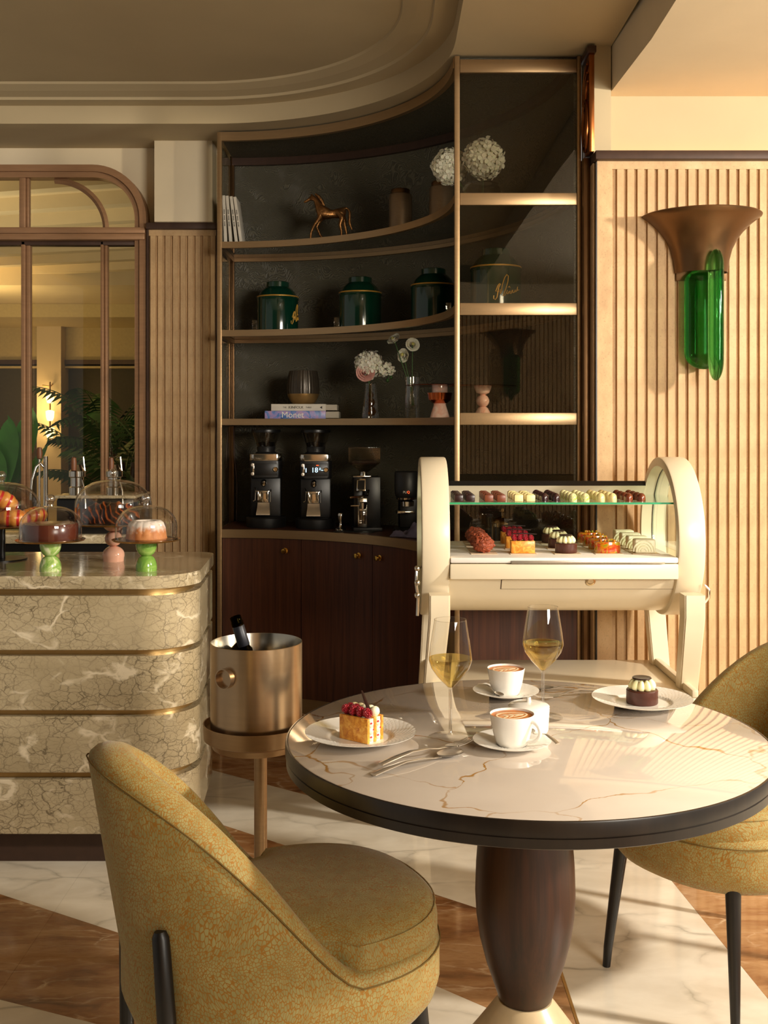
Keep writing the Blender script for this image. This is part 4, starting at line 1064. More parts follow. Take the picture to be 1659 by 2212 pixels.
def cup_set(px, py, which, rz, hand):
    loc = onT(px, py); n = 120
    b = MB(); prof = [(0, .003, 0), (.030, .003, 0), (.0315, .005, 0)] + [(.033 + .040*i/7, .0055 + .009*i/7, 1) for i in range(8)] + [(.0785, .0152, 0), (.0795, .0155, 0), (.079, .0143, 0), (.05, .005, 0), (.04, 0, 0), (.034, 0, 0), (0, .001, 0)]
    rows = [[(rr*math.cos(2*PI*i/n), rr*math.sin(2*PI*i/n), z + rel*.0008*(1 if ((i//2+q) % 2) else -.3)) for i in range(n)] for q, (rr, z, rel) in enumerate(prof)]
    b.grid(rows, True); bmesh.ops.remove_doubles(b.bm, verts=b.bm.verts, dist=1e-6)
    o = b.build('saucer', 'china_textured', None, 60, loc); tag(o, 'white saucer under the cup ' + which, 'saucer', 'saucers on the table')
    t = thing('coffee_cup', 'white cup of latte ' + which, 'cup', (loc[0], loc[1], TZ+.0034), rz, 'cups of latte on the table')
    MB().lathe([(0, 0), (.027, 0), (.030, .002), (.0345, .012), (.0395, .03), (.043, .050), (.0452, .0635), (.0445, .0643), (.0435, .0635), (.041, .05), (.036, .02), (.028, .005), (0, .004)], 56).build('body', 'white_china', t)
    cf = MB().lathe([(0, .0600), (.0430, .0600), (.0432, .0596), (0, .055)], 48).build('coffee', 'coffee_crema', t)
    b = MB(); z = .0603
    b.tube([(.032*math.cos(a_)*1.0 + 0, .022*math.sin(a_)*(1-.25*math.cos(a_)), z) for a_ in [2*PI*i/28 for i in range(28)]], .0022, 6, True, .2, (0, 0, 1))
    for q, (x0, w) in enumerate(((-.018, .013), (-.006, .013), (.006, .011), (.016, .007))): b.tube([(x0-.008, -w, z), (x0+.004, -w*.45, z), (x0+.007, 0, z), (x0+.004, w*.45, z), (x0-.008, w, z)], [.001, .0028, .0034, .0028, .001], 6, False, .2, (0, 0, 1))
    b.tube([(-.028, 0, z), (.028, 0, z)], [.001, .0012], 6, False, .2, (0, 0, 1)); b.build('latte_art', 'coffee_milk', cf)
    ha = hand; pts = []
    for i in range(13):
        a_ = R(100 - 200*i/12); rr = .0375 + .024*math.cos(a_); pts.append((rr*math.cos(ha), rr*math.sin(ha), .034 + .021*math.sin(a_)))
    MB().tube(pts, [.0042]*13, 10).build('handle', 'white_china', t)
    return loc
def spoon_mesh(b, L, bw, bl, hw):
    pts = [(0, 0, .003), (L*.12, 0, .007), (L*.35, 0, .012), (L*.55, 0, .009), (L*.68, 0, .0035), (L-bl*.9, 0, .003)]
    ws = [hw*1.1, hw*1.15, hw*.8, hw*.5, hw*.42, hw*.5]
    b.tube(pts, ws, 10, False, .30, (0, 0, 1)); return pts
def spoon(name, label, cat, loc, rz, L=.20, bw=.021, bl=.062, hw=.0075, group='spoons and forks on the table', tilt=0):
    b = MB(); spoon_mesh(b, L, bw, bl, hw)
    rows = []
    for i in range(11):
        s = -1 + 2*i/10; rr = math.sqrt(max(0, 1-s*s)); row = []
        for j in range(9):
            u = -1 + 2*j/8; wv = bw*rr*(1 + .12*s)*u; row.append((L-bl/2 + s*bl/2, wv, .0045 - .0045*(1-s*s)*(1-u*u) + .0015*u*u + .001))
        rows.append(row)
    b.grid(rows); rows2 = [[(x, y, z+.0010) for x, y, z in r_] for r_ in rows]; b.grid(rows2)
    o = b.build(name, 'silver_satin', None, 60, loc, (0, tilt, rz)); tag(o, label, cat, group); return o
def fork(label, loc, rz, L=.20, group='spoons and forks on the table', tilt=0):
    b = MB(); spoon_mesh(b, L-.02, 0, .05, .0075)
    x0 = L-.068
    b.grid([[(x0, -.004, .0035), (x0, .004, .0035)], [(x0+.012, -.0105, .002), (x0+.012, .0105, .002)], [(x0+.026, -.0115, .0012), (x0+.026, .0115, .0012)]])
    b.grid([[(x0, -.004, .0050), (x0, .004, .0050)], [(x0+.012, -.0105, .0035), (x0+.012, .0105, .0035)], [(x0+.026, -.0115, .0027), (x0+.026, .0115, .0027)]])
    for k in range(4):
        y = -.0096 + .0064*k; b.tube([(x0+.024, y, .002), (x0+.045, y, .0025), (x0+.066, y, .0065)], [.0022, .0018, .0009], 6, False, .7, (0, 0, 1))
    o = b.build('fork', 'silver_satin', None, 60, loc, (0, tilt, rz)); tag(o, label, 'fork', group); return o
c1 = cup_set(1093, 1503, 'farthest from the front, between the wine glasses', R(25), R(65))
c2 = cup_set(1106, 1613, 'before the sugar bowl', R(20), R(-52))
p0, p1 = onT(806, 1678), onT(996, 1628); az = math.atan2(p1[1]-p0[1], p1[0]-p0[0])
spoon('dessert_spoon', 'steel dessert spoon lying before the mille-feuille plate', 'spoon', (p0[0], p0[1], TZ+.0012), az, .225)
p0 = onT(822, 1664); fork('steel fork beside the spoon before the mille-feuille plate', (p0[0], p0[1], TZ+.0085), az-R(1.5), .232, tilt=R(-1.2))
p0 = onT(1296, 1497); spoon('dessert_spoon', 'steel dessert spoon lying by the far tart plate', 'spoon', (p0[0], p0[1]+.02, TZ+.0012), R(180-2), .17)
fork('steel fork beside the spoon near the tart plate', (p0[0]-.002, p0[1]-.012, TZ+.0042), R(180+24), .185, tilt=R(-1.2))
spoon('teaspoon', 'small teaspoon on the far coffee saucer', 'spoon', (c1[0]-.062, c1[1]+.028, TZ+.0185), R(-62), .10, .0095, .03, .0045, 'teaspoons on saucers', R(6))
spoon('teaspoon', 'small teaspoon leaning off the front coffee saucer', 'spoon', (c2[0]+.086, c2[1]-.045, TZ+.016), R(118), .11, .0095, .03, .0048, 'teaspoons on saucers', R(0))
sb = thing('sugar_bowl', 'white lidded sugar bowl with woven relief between cup and glass', 'sugar bowl', onT(1142, 1582))
b = MB(); rows = []; n = 72
prof = [(0, 0), (.036, 0), (.039, .003)] + [(.0405 + .003*i/10, .006 + .046*i/10) for i in range(11)] + [(.0425, .054), (0, .054)]
for q, (rr, z) in enumerate(prof):
    rows.append([((rr + (.0010*math.sin(a_*18 + (q % 2)*PI) if 3 <= q <= 13 else 0))*math.cos(a_), (rr + (.0010*math.sin(a_*18 + (q % 2)*PI) if 3 <= q <= 13 else 0))*math.sin(a_), z) for a_ in [2*PI*i/n for i in range(n)]])
b.grid(rows, True); bmesh.ops.remove_doubles(b.bm, verts=b.bm.verts, dist=1e-6); b.build('body', 'china_textured', sb, 60)
ld = MB().lathe([(0, .0545), (.0435, .0545), (.044, .057), (.040, .0605), (.022, .064), (.006, .065), (0, .065)], 48).build('lid', 'white_china', sb)
MB().lathe([(.0052, .064), (.005, .074), (.0045, .075), (0, .075)], 20).build('knob', 'white_china', ld)

# ================================================================== ON THE CABINET SHELVES
S1, S2, S3, WT = SH[0]+.0004, SH[1]+.0004, SH[2]+.0004, .8924
# four slim white books leaning against the upright
x0, d0, _ = onarc(488, 1.22)
for i, (px, tl, h) in enumerate(((492, 2.2, .238), (503, 4.4, .236), (515, 6.4, .234), (525, 7.8, .232))):
    x, d, _ = onarc(px, 1.22)
    t = thing('book', ['slim white book upright against the cabinet frame', 'slim white book second from the cabinet frame', 'slim white book third from the cabinet frame', 'slim white leaning book nearest the bronze horse'][i], 'book', (x, d, S1+.002), 0, 'white books on the top shelf')
    t.rotation_euler = (0, R(-tl), 0)
    MB().box(-.0072, .0072, -.08, .08, 0, h, .001).build('cover', 'paper', t)
    MB().box(-.006, .006, -.078, .081, h-.002, h+.0004).build('pages', 'paper_edge', t)
    b = MB()
    for k in range(14):
        if k in (4, 9): continue
        b.box(-.0028, .0028, -.0812, -.0800, h*.36 + k*.006, h*.36 + k*.006 + .0035)
    b.build('spine_print', 'ink', t)
# bronze horse
x, d, _ = onarc(706, 1.25)
hs = thing('horse_statuette', 'rough bronze horse statuette striding on the top shelf', 'statuette', (x, d, S1))
def skin(name, verts, edges, mat, parent, root=0, sub=2):
    me = bpy.data.meshes.new(name); me.from_pydata([v[:3] for v in verts], edges, []); o = bpy.data.objects.new(name, me); C.objects.link(o); o.parent = parent
    m = o.modifiers.new('skin', 'SKIN'); sv = me.skin_vertices[0].data
    for i, v in enumerate(verts): sv[i].radius = (v[3], v[3] if len(v) < 5 else v[4])
    sv[root].use_root = True
    s = o.modifiers.new('sub', 'SUBSURF'); s.levels = s.render_levels = sub
    me.materials.append(MT[mat]); return o
sc_ = 1/430.0
def hp(px, py, y=0): return ((px-706)*sc_, y, (514-py)*sc_)
V = []; E = []
def hv(px, py, y, r, link=None):
    V.append(hp(px, py, y) + (r,)); i = len(V)-1
    if link is not None: E.append((link, i))
    return i
b0 = hv(735, 448, 0, .024); b1 = hv(715, 452, 0, .022, b0); b2 = hv(697, 448, 0, .026, b1)
n1 = hv(688, 433, 0, .019, b2); n2 = hv(682, 420, 0, .013, n1); hd = hv(676, 416, 0, .010, n2); mz = hv(662, 424, 0, .007, hd); hv(657, 427, 0, .005, mz)
hv(673, 408, .004, .003, hd)
f1 = hv(690, 462, -.016, .012, b2); f2 = hv(680, 476, -.018, .0075, f1); f3 = hv(673, 492, -.018, .006, f2); hv(671, 512, -.018, .006, f3)
g1 = hv(692, 462, .016, .012, b2); g2 = hv(684, 478, .018, .0075, g1); g3 = hv(692, 496, .018, .006, g2); g4 = hv(702, 508, .018, .006, g3); hv(708, 507, .018, .005, g4)
r1 = hv(739, 462, -.018, .014, b0); r2 = hv(734, 476, -.020, .009, r1); r3 = hv(738, 492, -.020, .006, r2); hv(735, 512, -.02, .006, r3)
s1 = hv(742, 462, .018, .014, b0); s2 = hv(744, 476, .020, .009, s1); s3 = hv(748, 492, .020, .006, s2); hv(745, 512, .02, .006, s3)
t1_ = hv(748, 438, 0, .007, b0); t2_ = hv(755, 446, 0, .0065, t1_); t3_ = hv(754, 470, 0, .008, t2_); hv(760, 486, 0, .004, t3_)
skin('body', V, E, 'horse_bronze', hs)
b = MB(); pts = [hp(679, 412), hp(686, 418), hp(693, 427), hp(698, 438)]
b.tube([(p_[0]+.006, 0, p_[2]+.008) for p_ in pts], [.006, .009, .009, .005], 6); b.build('mane', 'horse_bronze', hs)
# bronze canisters
CAN = 'bronze lidded canisters on the top shelf'
x, d, _ = onarc(865, 1.30)
cn = thing('canister', 'bronze lidded canister next to the horse statuette', 'canister', (x, d, S1), 0, CAN)
MB().lathe([(0, 0), (.052, 0), (.056, .004), (.056, .19), (.052, .202), (.045, .206)], 40).build('body', 'canister', cn)
MB().lathe([(.045, .205), (.046, .222), (.044, .226), (0, .226)], 36).build('lid', 'bronze_dark', cn)
x, d, _ = onarc(953, 1.33); dup(cn, (x, d, S1), 0, 'bronze lidded canister beside the hydrangeas', CAN)
# flower helpers
def petals(b, c, r, n, size, seed, flat=1.0, squash=1.0):
    random.seed(seed)
    for i in range(n):
        z = 1 - 2*(i+.5)/n; a = i*2.39996; q = math.sqrt(max(0, 1-z*z)); nrm = Vector((q*math.cos(a), q*math.sin(a), z*squash)).normalized()
        p = Vector(c) + nrm*r*random.uniform(.82, 1.06)
        u = nrm.orthogonal().normalized(); u = Matrix.Rotation(random.uniform(0, 6.28), 3, nrm) @ u; v = nrm.cross(u)
        for k in range(4):
            du = Matrix.Rotation(k*PI/2, 3, nrm) @ u; dv = nrm.cross(du); s = size*random.uniform(.8, 1.15); lift = nrm*s*random.uniform(-.1, .45)
            q0 = p; q1 = p + du*s*.5 + dv*s*.42 + lift*.6; q2 = p + du*s*1.0 + lift; q3 = p + du*s*.5 - dv*s*.42 + lift*.6; q4 = p + du*s*.86 + dv*s*.3 + lift; q5 = p + du*s*.86 - dv*s*.3 + lift
            b._f([b.bm.verts.new(w_) for w_ in (q0, q1, q4, q2, q5, q3)])
def rose(b, c, r, layers=5, ax=(0, -1, .2)):
    ax = Vector(ax).normalized(); u0 = ax.orthogonal().normalized()
    for l in range(layers):
        rr = r*(l+.6)/layers; n = 3 + l
        for k in range(n):
            a = 2*PI*k/n + l*.7; rows = []
            for i in range(4):
                row = []
                for j in range(5):
                    aa = a + (j-2)/2*(PI/n)*1.25; d_ = Matrix.Rotation(aa, 3, ax) @ u0; h = i/3
                    row.append(Vector(c) + d_*(rr*(.45+.55*h + (.12 if i == 3 else 0)*(l > 1))) + ax*(r*.75*h*(1-.55*l/layers) - r*.25 - (.06*r*abs(j-2))))
                rows.append(row)
            b.grid(rows)
# hydrangeas in a smoked vase behind the end glass
x, d = X(1040, 4.55), 4.55
vs = thing('flower_vase', 'round smoked glass vase of white hydrangeas on the top shelf', 'vase', (x, d, S1))
MB().lathe([(0, .002), (.06, .002), (.085, .025), (.09, .05), (.08, .085), (.07, .10), (.072, .105)], 36).build('bowl', 'glass_hopper', vs)
for k, (px, py, r_, dd) in enumerate(((1046, 343, .092, 4.50), (972, 360, .082, 4.62))):
    c = (X(px, dd)-x, dd-d, Z(py, dd)-S1)
    b = MB(); petals(b, c, r_*.86, 170, .022, 20+k); h = b.build('hydrangea', 'petal_white', vs, 60)
    MB().ball(c, r_*.74, 14, 10).build('flower_core', 'cream_green', h)
    MB().tube([c, (c[0]*.4, c[1]*.3, .05)], .004, 6).build('stem', 'leaf', h)
# green tea tins
TIN = 'dark green lidded tins on the second shelf'
def script(b, r, z0, flip=1):
    def mp(pts):
        out_ = []
        for px, py in pts:
            a = R(-90) + math.asin(max(-.98, min(.98, (px-452)/212))); z = z0 + (545-py)/212*.1035
            out_.append(((r+.0006)*math.cos(a), (r+.0006)*math.sin(a), z))
        return out_
    b.tube(mp([(400, 430), (398, 455), (412, 465), (425, 445), (432, 400), (440, 360), (455, 335), (447, 332), (432, 350), (415, 395), (440, 400), (450, 380), (455, 420), (462, 400), (470, 340), (490, 280), (508, 256), (522, 268), (518, 310), (500, 370), (485, 410), (475, 435), (490, 430), (508, 400), (512, 385), (506, 410), (515, 418), (528, 395), (540, 390), (532, 412), (545, 412), (556, 385), (562, 380), (562, 405), (575, 400), (585, 378), (588, 395), (600, 385), (610, 350), (606, 380), (625, 372)]), .0021, 6)
    b.tube(mp([(522, 362), (530, 352), (538, 364)]), .0019, 6)
def make_tin(label, loc, rz):
    t = thing('tea_tin', label, 'tin', loc, rz, TIN); r_ = .1035
    MB().lathe([(0, 0), (r_, 0), (r_, .163), (r_+.002, .166)], 56).build('body', 'tin_green', t)
    lid = MB().lathe([(r_+.002, .166), (r_+.004, .170), (r_+.002, .178), (r_-.006, .186), (.088, .205), (.066, .228), (.058, .231), (.0575, .255), (.054, .2575), (0, .2575)], 56).build('lid', 'tin_green', t)
    b = MB()
    for z in (.1785, .1825): b.tube([((r_+.0008)*math.cos(2*PI*i/56), (r_+.0008)*math.sin(2*PI*i/56), z) for i in range(56)], .0014, 6, True)
    b.build('gold_lines', 'gold_ink', lid)
    b = MB(); script(b, r_, .0); b.build('gold_lettering', 'gold_ink', t); return t
for px, rr, rz, lab in ((600, 1.29, 60, 'dark green tin nearest the cabinet side with the leaning books'), (778, 1.29, 150, 'dark green tin in the middle of the curved shelf'), (936, 1.31, 150, 'dark green tin just before the glazed cabinet end')):
    x, d, _ = onarc(px, rr); make_tin(lab, (x, d, S2), R(rz))
make_tin('dark green tin with gold script behind the smoked glass', (X(1071, 4.50), 4.50, S2), R(4))
for i, px in enumerate((550, 727, 969)):
    x, d, _ = onarc(px, 1.17 if i < 2 else 1.15)
    o = MB().box(-.012, .012, -.001, .001, 0, .055, .0004).box(-.012, .012, -.001, .022, 0, .002).build('sign_holder', 'glass', loc=(x, d, S2)); tag(o, ['clear plastic sign holder beside the first green tin', 'clear plastic sign holder beside the middle green tin', 'clear plastic sign holder before the third green tin'][i], 'sign holder', 'clear sign holders')
# third shelf: two books and a ribbed pot
x, d, _ = onarc(639, 1.27); D3 = d
xl = X(572, d-.12)
m1 = thing('book', 'blue floral art book lying under the white book', 'book', (xl + .150, d, S3), 0, 'books lying on the third shelf')
MB().box(-.150, .150, -.125, .125, 0, .0385, .002).build('cover', 'monet_cover', m1)
MB().box(.146, .215, -.118, .12, .003, .0355, .003).build('pages', 'paper_edge', m1)
text('title', 'Monet', .042, 'ink_white', m1, (-.012, -.1262, .018), (R(90), 0, 0))
m2 = thing('book', 'white book lying on top of the blue art book', 'book', (xl + .165, d, S3+.0387), 0, 'books lying on the third shelf')
MB().box(-.135, .135, -.11, .11, 0, .034, .002).build('cover', 'paper', m2)
MB().box(.131, .19, -.105, .105, .003, .031, .002).build('pages', 'paper_edge', m2)
text('title', 'KINFOLK', .018, 'ink', m2, (-.012, -.1112, .017), (R(90), 0, 0)); text('title_small', 'THE', .010, 'ink', m2, (-.068, -.1112, .017), (R(90), 0, 0)); text('title_small', 'TABLE', .010, 'ink', m2, (.050, -.1112, .017), (R(90), 0, 0))
MB().prism([(.105, .017), (.117, .010), (.117, .024)], .1102, .1112, RXZ).build('spine_mark', 'ink', m2)
pt = thing('ribbed_pot', 'dark ribbed glass pot with gold base on the stacked books', 'pot', (X(655, d), d, S3+.073))
MB().lathe([(0, 0), (.05, 0), (.062, .012), (.077, .04), (.080, .052)], 48).build('gold_base', 'brass_satin', pt)
MB().lathe([(.080, .052), (.082, .075), (.078, .13), (.070, .168), (.066, .168), (.073, .13), (.076, .07)], 120, None, lambda a, r_, z: 1 + .014*math.cos(a*30)).build('ribbed_body', 'capsule_pot', pt)
# bubble vase with mixed flowers
x, d, _ = onarc(800, 1.27)
v1 = thing('flower_vase', 'clear cone vase with amber bubbles holding pink and white flowers', 'vase', (x, d, S3))
MB().lathe([(0, .001), (.042, .001), (.0425, .004), (.034, .09), (.028, .17)], 36).build('glass', 'glass', v1)
MB().lathe([(0, .012), (.02, .016), (.030, .034), (.022, .052), (.012, .058), (.02, .068), (.024, .08), (.018, .094), (.010, .099), (.015, .107), (.017, .116), (.012, .126), (.008, .132), (.008, .168)], 28).build('amber_bubbles', 'glass_amber', v1)
k_ = 2350/d
def fp(px, py, dy=0): return ((px-800)/k_, dy, Z(py, d)-S3)
b = MB(); petals(b, fp(797, 788), .066, 120, .02, 31); h = b.build('hydrangea', 'petal_white', v1, 60); MB().ball(fp(797, 788), .055, 12, 8).build('flower_core', 'cream_green', h)
b = MB(); rose(b, fp(790, 806, -.05), .045); b.build('rose', 'petal_pink', v1, 60)
for q, (px, py) in enumerate(((826, 806), (843, 800), (836, 792))):
    b = MB(); petals(b, fp(px, py, -.03), .014, 7, .02, 40+q); b.build('blossom', 'petal_white', v1, 60)
b = MB(); b.ball(fp(837, 822, -.03), (.008, .008, .010)); b.ball(fp(845, 816, -.03), (.007, .007, .009)); b.tube([fp(843, 800, -.03), fp(838, 822, -.03)], .002, 6); b.tube([fp(795, 800), (0, 0, .10)], .004, 6); b.build('buds', 'leaf', v1)
x, d, _ = onarc(890, 1.27)
v2 = thing('flower_vase', 'narrow clear glass vase with three white blossoms', 'vase', (x, d, S3)); k_ = 2350/d
MB().lathe([(0, .001), (.034, .001), (.035, .003), (.034, .195), (.032, .195), (.032, .075), (.026, .055), (0, .052)], 36).build('glass', 'glass', v2)
def fq(px, py, dy=0): return ((px-890)/k_, dy, Z(py, d)-S3)
for q, (px, py, ax) in enumerate(((851, 733, (-.5, -.5, .6)), (891, 745, (.2, -1, .3)), (872, 768, (-.6, -.7, .0)))):
    b = MB(); rose(b, fq(px, py), .034, 4, ax); f_ = b.build('blossom', 'petal_white', v2, 60)
    MB().ball((fq(px, py)[0]+ax[0]*.012, ax[1]*.012, fq(px, py)[2]+.004), .008).build('flower_core', 'petal_core', f_)
    MB().tube([fq(px, py), (0.0, 0, .12), (.004*q, 0, .06)], .0025, 6).build('stem', 'leaf', f_)
# two cake stands at the end of the third shelf
def shelf_stand(label, px, D, kind, rp, H):
    t = thing('cake_stand', label, 'cake stand', (X(px, D), D, S3), 0, 'cake stands on the third shelf')
    if kind == 'copper':
        MB().lathe([(0, 0), (.042, 0), (.040, .01), (.026, .055), (.028, .06)], 28).build('foot', 'marbled_pink', t)
        MB().lathe([(.0, .058), (.03, .060), (.048, .075), (.053, .105), (.050, .105), (.03, .08)], 32).build('copper_bowl', 'copper', t)
        MB().lathe([(0, .08), (.03, .085), (.034, .105), (.034, H), (0, H)], 28).build('neck', 'marbled_pink', t)
    else:
        p = [(0, 0), (.036, 0), (.034, .012), (.022, .036), (.014, .042)]
        for i in range(9): a = R(-70+140*i/8); p.append((.026*math.cos(a)+.001, .066 + .026*math.sin(a)))
        p += [(.014, .092), (.026, .098), (.034, .115), (.036, H), (0, H)]; MB().lathe(p, 28).build('pedestal', 'marbled_pink', t)
    MB().lathe([(0, H), (rp, H), (rp+.002, H+.002), (rp, H+.003), (0, H+.002)], 56).build('plate', 'copper', t)
shelf_stand('low cake stand with copper bowl stem and thin copper plate', 950, 4.62, 'copper', .145, .135)
shelf_stand('pink beaded cake stand with thin copper plate behind the smoked glass', 1043, 4.42, 'pink', .135, .125)

# ---- coffee gear on the worktop
def grinder(label, px, rr, lit):
    x, d, a = onarc(px, rr)
    t = thing('coffee_grinder', label, 'coffee grinder', (x, d, WT), R(4), 'black coffee grinders with round hoppers')
    MB().lathe([(0, 0), (.098, 0), (.10, .006), (.10, .046), (.094, .052), (0, .052)], 44, Matrix.Diagonal((1, 1.05, 1, 1))).build('base', 'black_plastic', t)
    MB().box(-.075, .075, -.045, .10, .05, .25, .008).build('column', 'black_satin', t)
    MB().prism(rpoly([(-.079, -.085), (.079, -.085), (.079, .10), (-.079, .10)], .025, 5), .25, .335, bev=.003).build('head', 'black_satin', t)
    MB().prism(rpoly([(-.080, -.086), (.080, -.086), (.080, .101), (-.080, .101)], .026, 5), .335, .368, bev=.003).build('collar', 'chrome', t)
    MB().lathe([(.055, .368), (.052, .374), (.044, .378), (.044, .384), (.046, .390), (.048, .402), (.046, .405)], 36).build('hopper_ring', 'black_plastic', t)
    hp_ = MB().lathe([(.046, .404), (.056, .43), (.068, .468), (.070, .478)], 36).build('hopper', 'glass_hopper', t)
    MB().lathe([(0, .404), (.04, .406), (.048, .425), (0, .43)], 24).build('hopper_cone', 'black_plastic', hp_)
    MB().lathe([(0, .474), (.074, .474), (.075, .478), (.074, .488), (0, .490)], 36).build('hopper_lid', 'black_satin', hp_)
    scn = MB().box(-.055, .058, -.0875, -.085, .262, .322, .002).build('screen', 'black_satin', t)
    MB().box(-.066, -.056, -.090, -.085, .262, .322, .001).build('button_bar', 'chrome', t)
    for z in (.27, .314): MB().lathe([(0, 0), (.008, 0), (.008, .008), (0, .009)], 16, Matrix.Translation((-.064, -.088, z)) @ Matrix.Rotation(R(90), 4, 'X')).build('button', 'silver_satin', t)
    MB().lathe([(.012, 0), (.012, .012), (.009, .014), (.008, .010), (0, .010)], 24, Matrix.Translation((.05, -.086, .292)) @ Matrix.Rotation(R(90), 4, 'X')).build('dial', 'chrome_warm', t)
    if lit:
        text('display_text', '18', .034, 'screen_text', scn, (-.006, -.0885, .290), (R(90), 0, 0)); text('display_text_small', '.0', .016, 'screen_text', scn, (.019, -.0885, .296), (R(90), 0, 0))
        MB().box(.002, .014, -.0890, -.0878, .312, .316).build('display_mark', 'screen_red', scn)
        MB().box(-.05, -.046, -.0890, -.0878, .28, .30).box(.026, .036, -.0890, -.0878, .288, .291).build('display_mark', 'screen_text', scn)
    MB().lathe([(.011, 0), (.013, .003), (.011, .016), (.006, .02), (0, .018)], 20, Matrix.Translation((-.008, -.05, .226)) @ Matrix.Rotation(R(118), 4, 'X') @ Matrix.Diagonal((1, 1.5, 1, 1))).build('spout', 'chrome', t)
    b = MB(); b.box(-.050, .020, -.095, -.045, .178, .186, .002); b.box(-.040, -.034, -.098, -.05, .14, .186, .001); b.box(.008, .014, -.098, -.05, .14, .186, .001)
    b.tube([(-.052, -.07, .20), (-.048, -.09, .186), (-.05, -.09, .14), (-.06, -.09, .134)], .003, 8); b.tube([(.026, -.07, .19), (.026, -.09, .18), (.024, -.09, .13)], .003, 8); b.build('portafilter_fork', 'chrome', t)
    MB().box(-.04, .014, -.05, -.0455, .10, .18, .001).build('back_plate', 'chrome', t)
    b = MB(); b.grid([[(-.040, -.06, .125), (.018, -.06, .125)], [(-.042, -.07, .10), (.020, -.07, .10)], [(-.046, -.10, .075), (.022, -.10, .075)], [(-.046, -.102, .066), (.022, -.102, .066)]]); b.build('catch_tray', 'silver_satin', t)
    return t
grinder('black coffee grinder nearest the cabinet side, screen dark', 575, 1.25, False)
grinder('black coffee grinder with lit display, second in the row', 682, 1.25, True)
x, d, _ = onarc(786, 1.25)
g3 = thing('espresso_grinder', 'slim black and chrome grinder with square clear hopper', 'coffee grinder', (x, d, WT), R(6))
MB().box(-.055, .085, -.06, .10, 0, .018, .003).build('base', 'black_plastic', g3)
MB().box(.0, .078, -.05, .10, .018, .262, .004).build('body', 'black_satin', g3)
MB().box(-.05, .0, -.01, .09, .018, .262, .003).build('side_body', 'black_satin', g3)
MB().box(-.058, .03, -.07, .09, .262, .268, .001).build('top_plate', 'chrome', g3)
sl = MB().box(-.022, .022, -.004, .004, 0, .062, .002).build('touch_screen', 'chrome', g3, loc=(-.02, -.075, .195), rot=(R(-18), 0, R(-12)))
MB().box(-.016, .016, -.0055, -.004, .008, .052).build('screen_glass', 'black_satin', sl)
MB().box(-.034, .012, -.056, -.0505, .02, .16, .002).build('front_plate', 'chrome', g3); MB().box(-.028, .004, -.06, -.0565, .035, .10, .002).build('front_window', 'glass_hopper', g3)
MB().tube([(-.075, -.09, .165), (-.03, -.085, .168), (.012, -.07, .175), (.018, -.06, .20)], .006, 8).build('fork_arm', 'chrome', g3); MB().tube([(-.07, -.08, .125), (-.03, -.08, .125)], .004, 8).build('fork_arm', 'chrome', g3)
MB().lathe([(.016, .0), (.022, .03), (.018, .034), (0, .034)], 20, Matrix.Translation((-.012, -.075, .11))).build('spout', 'chrome', g3)
hp_ = MB().grid([[(-.02, -.02, .285), (.02, -.02, .285), (.02, .03, .285), (-.02, .03, .285)], [(-.078, -.05, .33), (.075, -.05, .33), (.075, .09, .33), (-.078, .09, .33)], [(-.078, -.05, .40), (.075, -.05, .40), (.075, .09, .40), (-.078, .09, .40)]], True).build('hopper', 'glass_hopper', g3, 20)
MB().box(-.06, .058, -.035, .075, .322, .340, .004).build('coffee_beans', 'beans', hp_); MB().box(-.08, .077, -.052, .092, .40, .405, .001).build('hopper_lid', 'glass_hopper', hp_)
MB().lathe([(.02, .268), (.022, .286), (0, .286)], 16).build('neck', 'chrome', g3)
x, d, _ = onarc(878, 1.30)
pq = thing('tamping_press', 'black cylindrical automatic tamper behind the folded cloth', 'tamper', (x, d, WT), R(8))
MB().box(-.05, .06, -.09, .07, 0, .02, .004).build('base', 'black_plastic', pq); MB().box(-.03, .055, .01, .07, .02, .20, .006).build('column', 'black_satin', pq)
MB().lathe([(0, .168), (.050, .168), (.056, .176), (.060, .20), (.060, .285), (.055, .292), (0, .293)], 40, Matrix.Translation((0, -.02, 0))).build('head', 'black_plastic', pq)
MB().lathe([(.05, .16), (.052, .168), (0, .168)], 32, Matrix.Translation((0, -.02, 0))).build('collar', 'chrome', pq)
MB().lathe([(0, .128), (.03, .128), (.032, .15), (.012, .16), (0, .16)], 24, Matrix.Translation((0, -.03, 0))).build('piston', 'chrome', pq); MB().box(-.055, .03, -.075, -.02, .095, .108, .003).build('holder', 'chrome', pq)
text('brand_mark', 'PU', .016, 'ink_white', pq, (-.02, -.0808, .196), (R(90), 0, R(-8))); text('brand_mark', 'Q', .016, 'screen_red', pq, (-.004, -.0810, .196), (R(90), 0, 0))
x, d, _ = onarc(736, 1.17)
tm = thing('hand_tamper', 'polished steel hand tamper standing before the grinders', 'tamper', (x, d, WT+.0035))
MB().lathe([(0, 0), (.027, 0), (.027, .006), (.012, .014), (.007, .022), (.008, .042), (.014, .062), (.015, .074), (.012, .082), (0, .083)], 28).build('body', 'chrome', tm)
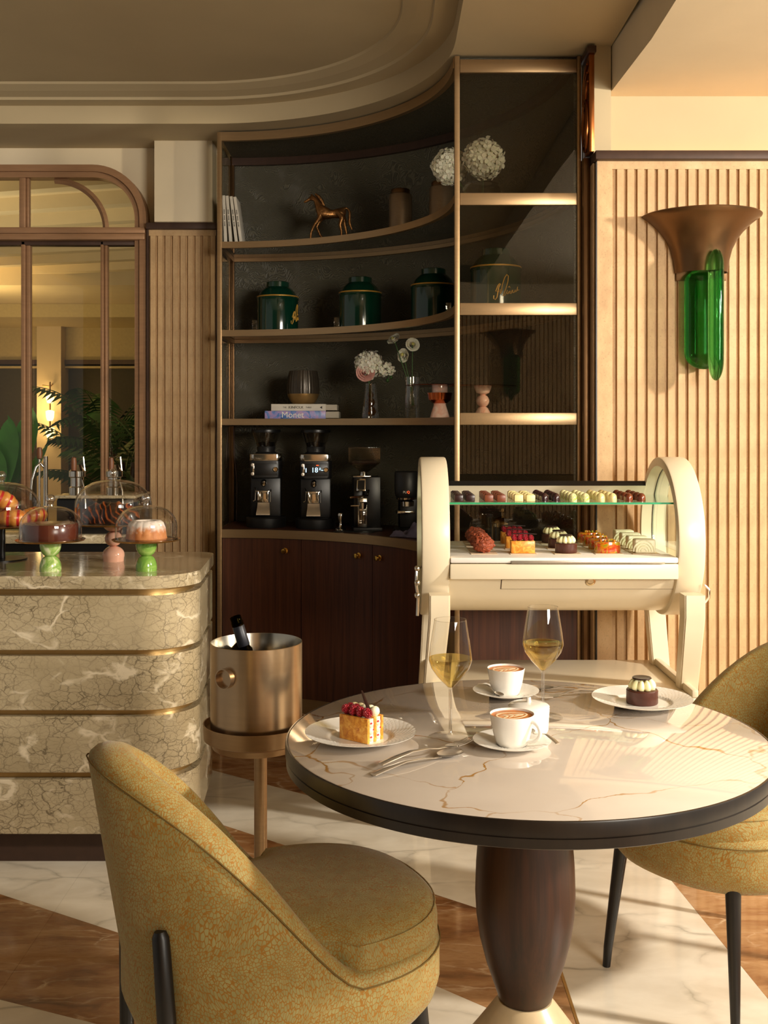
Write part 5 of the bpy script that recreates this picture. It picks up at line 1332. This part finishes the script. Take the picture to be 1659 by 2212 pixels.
x, d, _ = onarc(765, 1.16); mt = MB().prism(rpoly([(-.10, -.032), (.095, -.032), (.11, .06), (-.09, .06)], .012, 4), 0, .003).build('tamping_mat', 'rubber_mat', loc=(x, d, WT), rot=(0, 0, R(-14))); tag(mt, 'flat black rubber mat under the steel hand tamper', 'mat')
# folded cloth
x, d, _ = onarc(884, 1.145); b = MB(); rows = []
for i in range(25):
    row = []
    for j in range(25):
        u, v = -1 + i/12, -1 + j/12; e = max(0, 1-max(abs(u), abs(v))**3)
        h = .004 + e*(.030 + .022*math.sin(u*4.2+v*2) + .012*math.sin(v*7-u*3) + .006*math.sin(u*13)); row.append((u*.075*(1+.1*math.sin(v*5)), v*.045*(1+.15*math.sin(u*4)), max(.002, h)))
    rows.append(row)
b.grid(rows); b.grid([[(p_[0], p_[1], .0005) for p_ in r_] for r_ in rows]); o = b.build('folded_cloth', 'towel', None, 80, (x+.006, d+.02, WT), (0, 0, R(-28))); tag(o, 'crumpled grey-violet cloth at the worktop edge by the trolley', 'cloth')
# french press and jug behind the trolley glass
fp_ = thing('cafetiere', 'silver and glass cafetiere seen through the trolley', 'coffee pot', (X(1086, 4.42), 4.42, WT))
MB().lathe([(0, 0), (.042, 0), (.042, .105), (.039, .107)], 36).build('beaker', 'glass_hopper', fp_); b = MB()
for z in (.004, .03, .1): b.lathe([(.0425, z), (.0445, z), (.0445, z+.012), (.0425, z+.012)], 36, close=True)
for k in range(6): a = k*PI/3; b.box(-.004, .004, .042, .045, 0, .11, M=Matrix.Rotation(a, 4, 'Z'))
b.build('frame', 'chrome_warm', fp_)
MB().lathe([(.044, .108), (.045, .115), (.034, .132), (.012, .14), (.006, .142), (.006, .156), (.011, .162), (.006, .172), (0, .173)], 32).build('lid', 'chrome_warm', fp_)
jg = thing('glass_jug', 'clear glass jug beside the cafetiere, behind the trolley', 'jug', (X(1047, 4.40), 4.40, WT))
MB().lathe([(0, .002), (.034, .002), (.038, .01), (.038, .10), (.034, .13), (.036, .15)], 32).build('body', 'glass_wine', jg); MB().tube([(-.036, 0, .13), (-.058, 0, .12), (-.06, 0, .06), (-.037, 0, .04)], .004, 8).build('handle', 'glass_wine', jg)
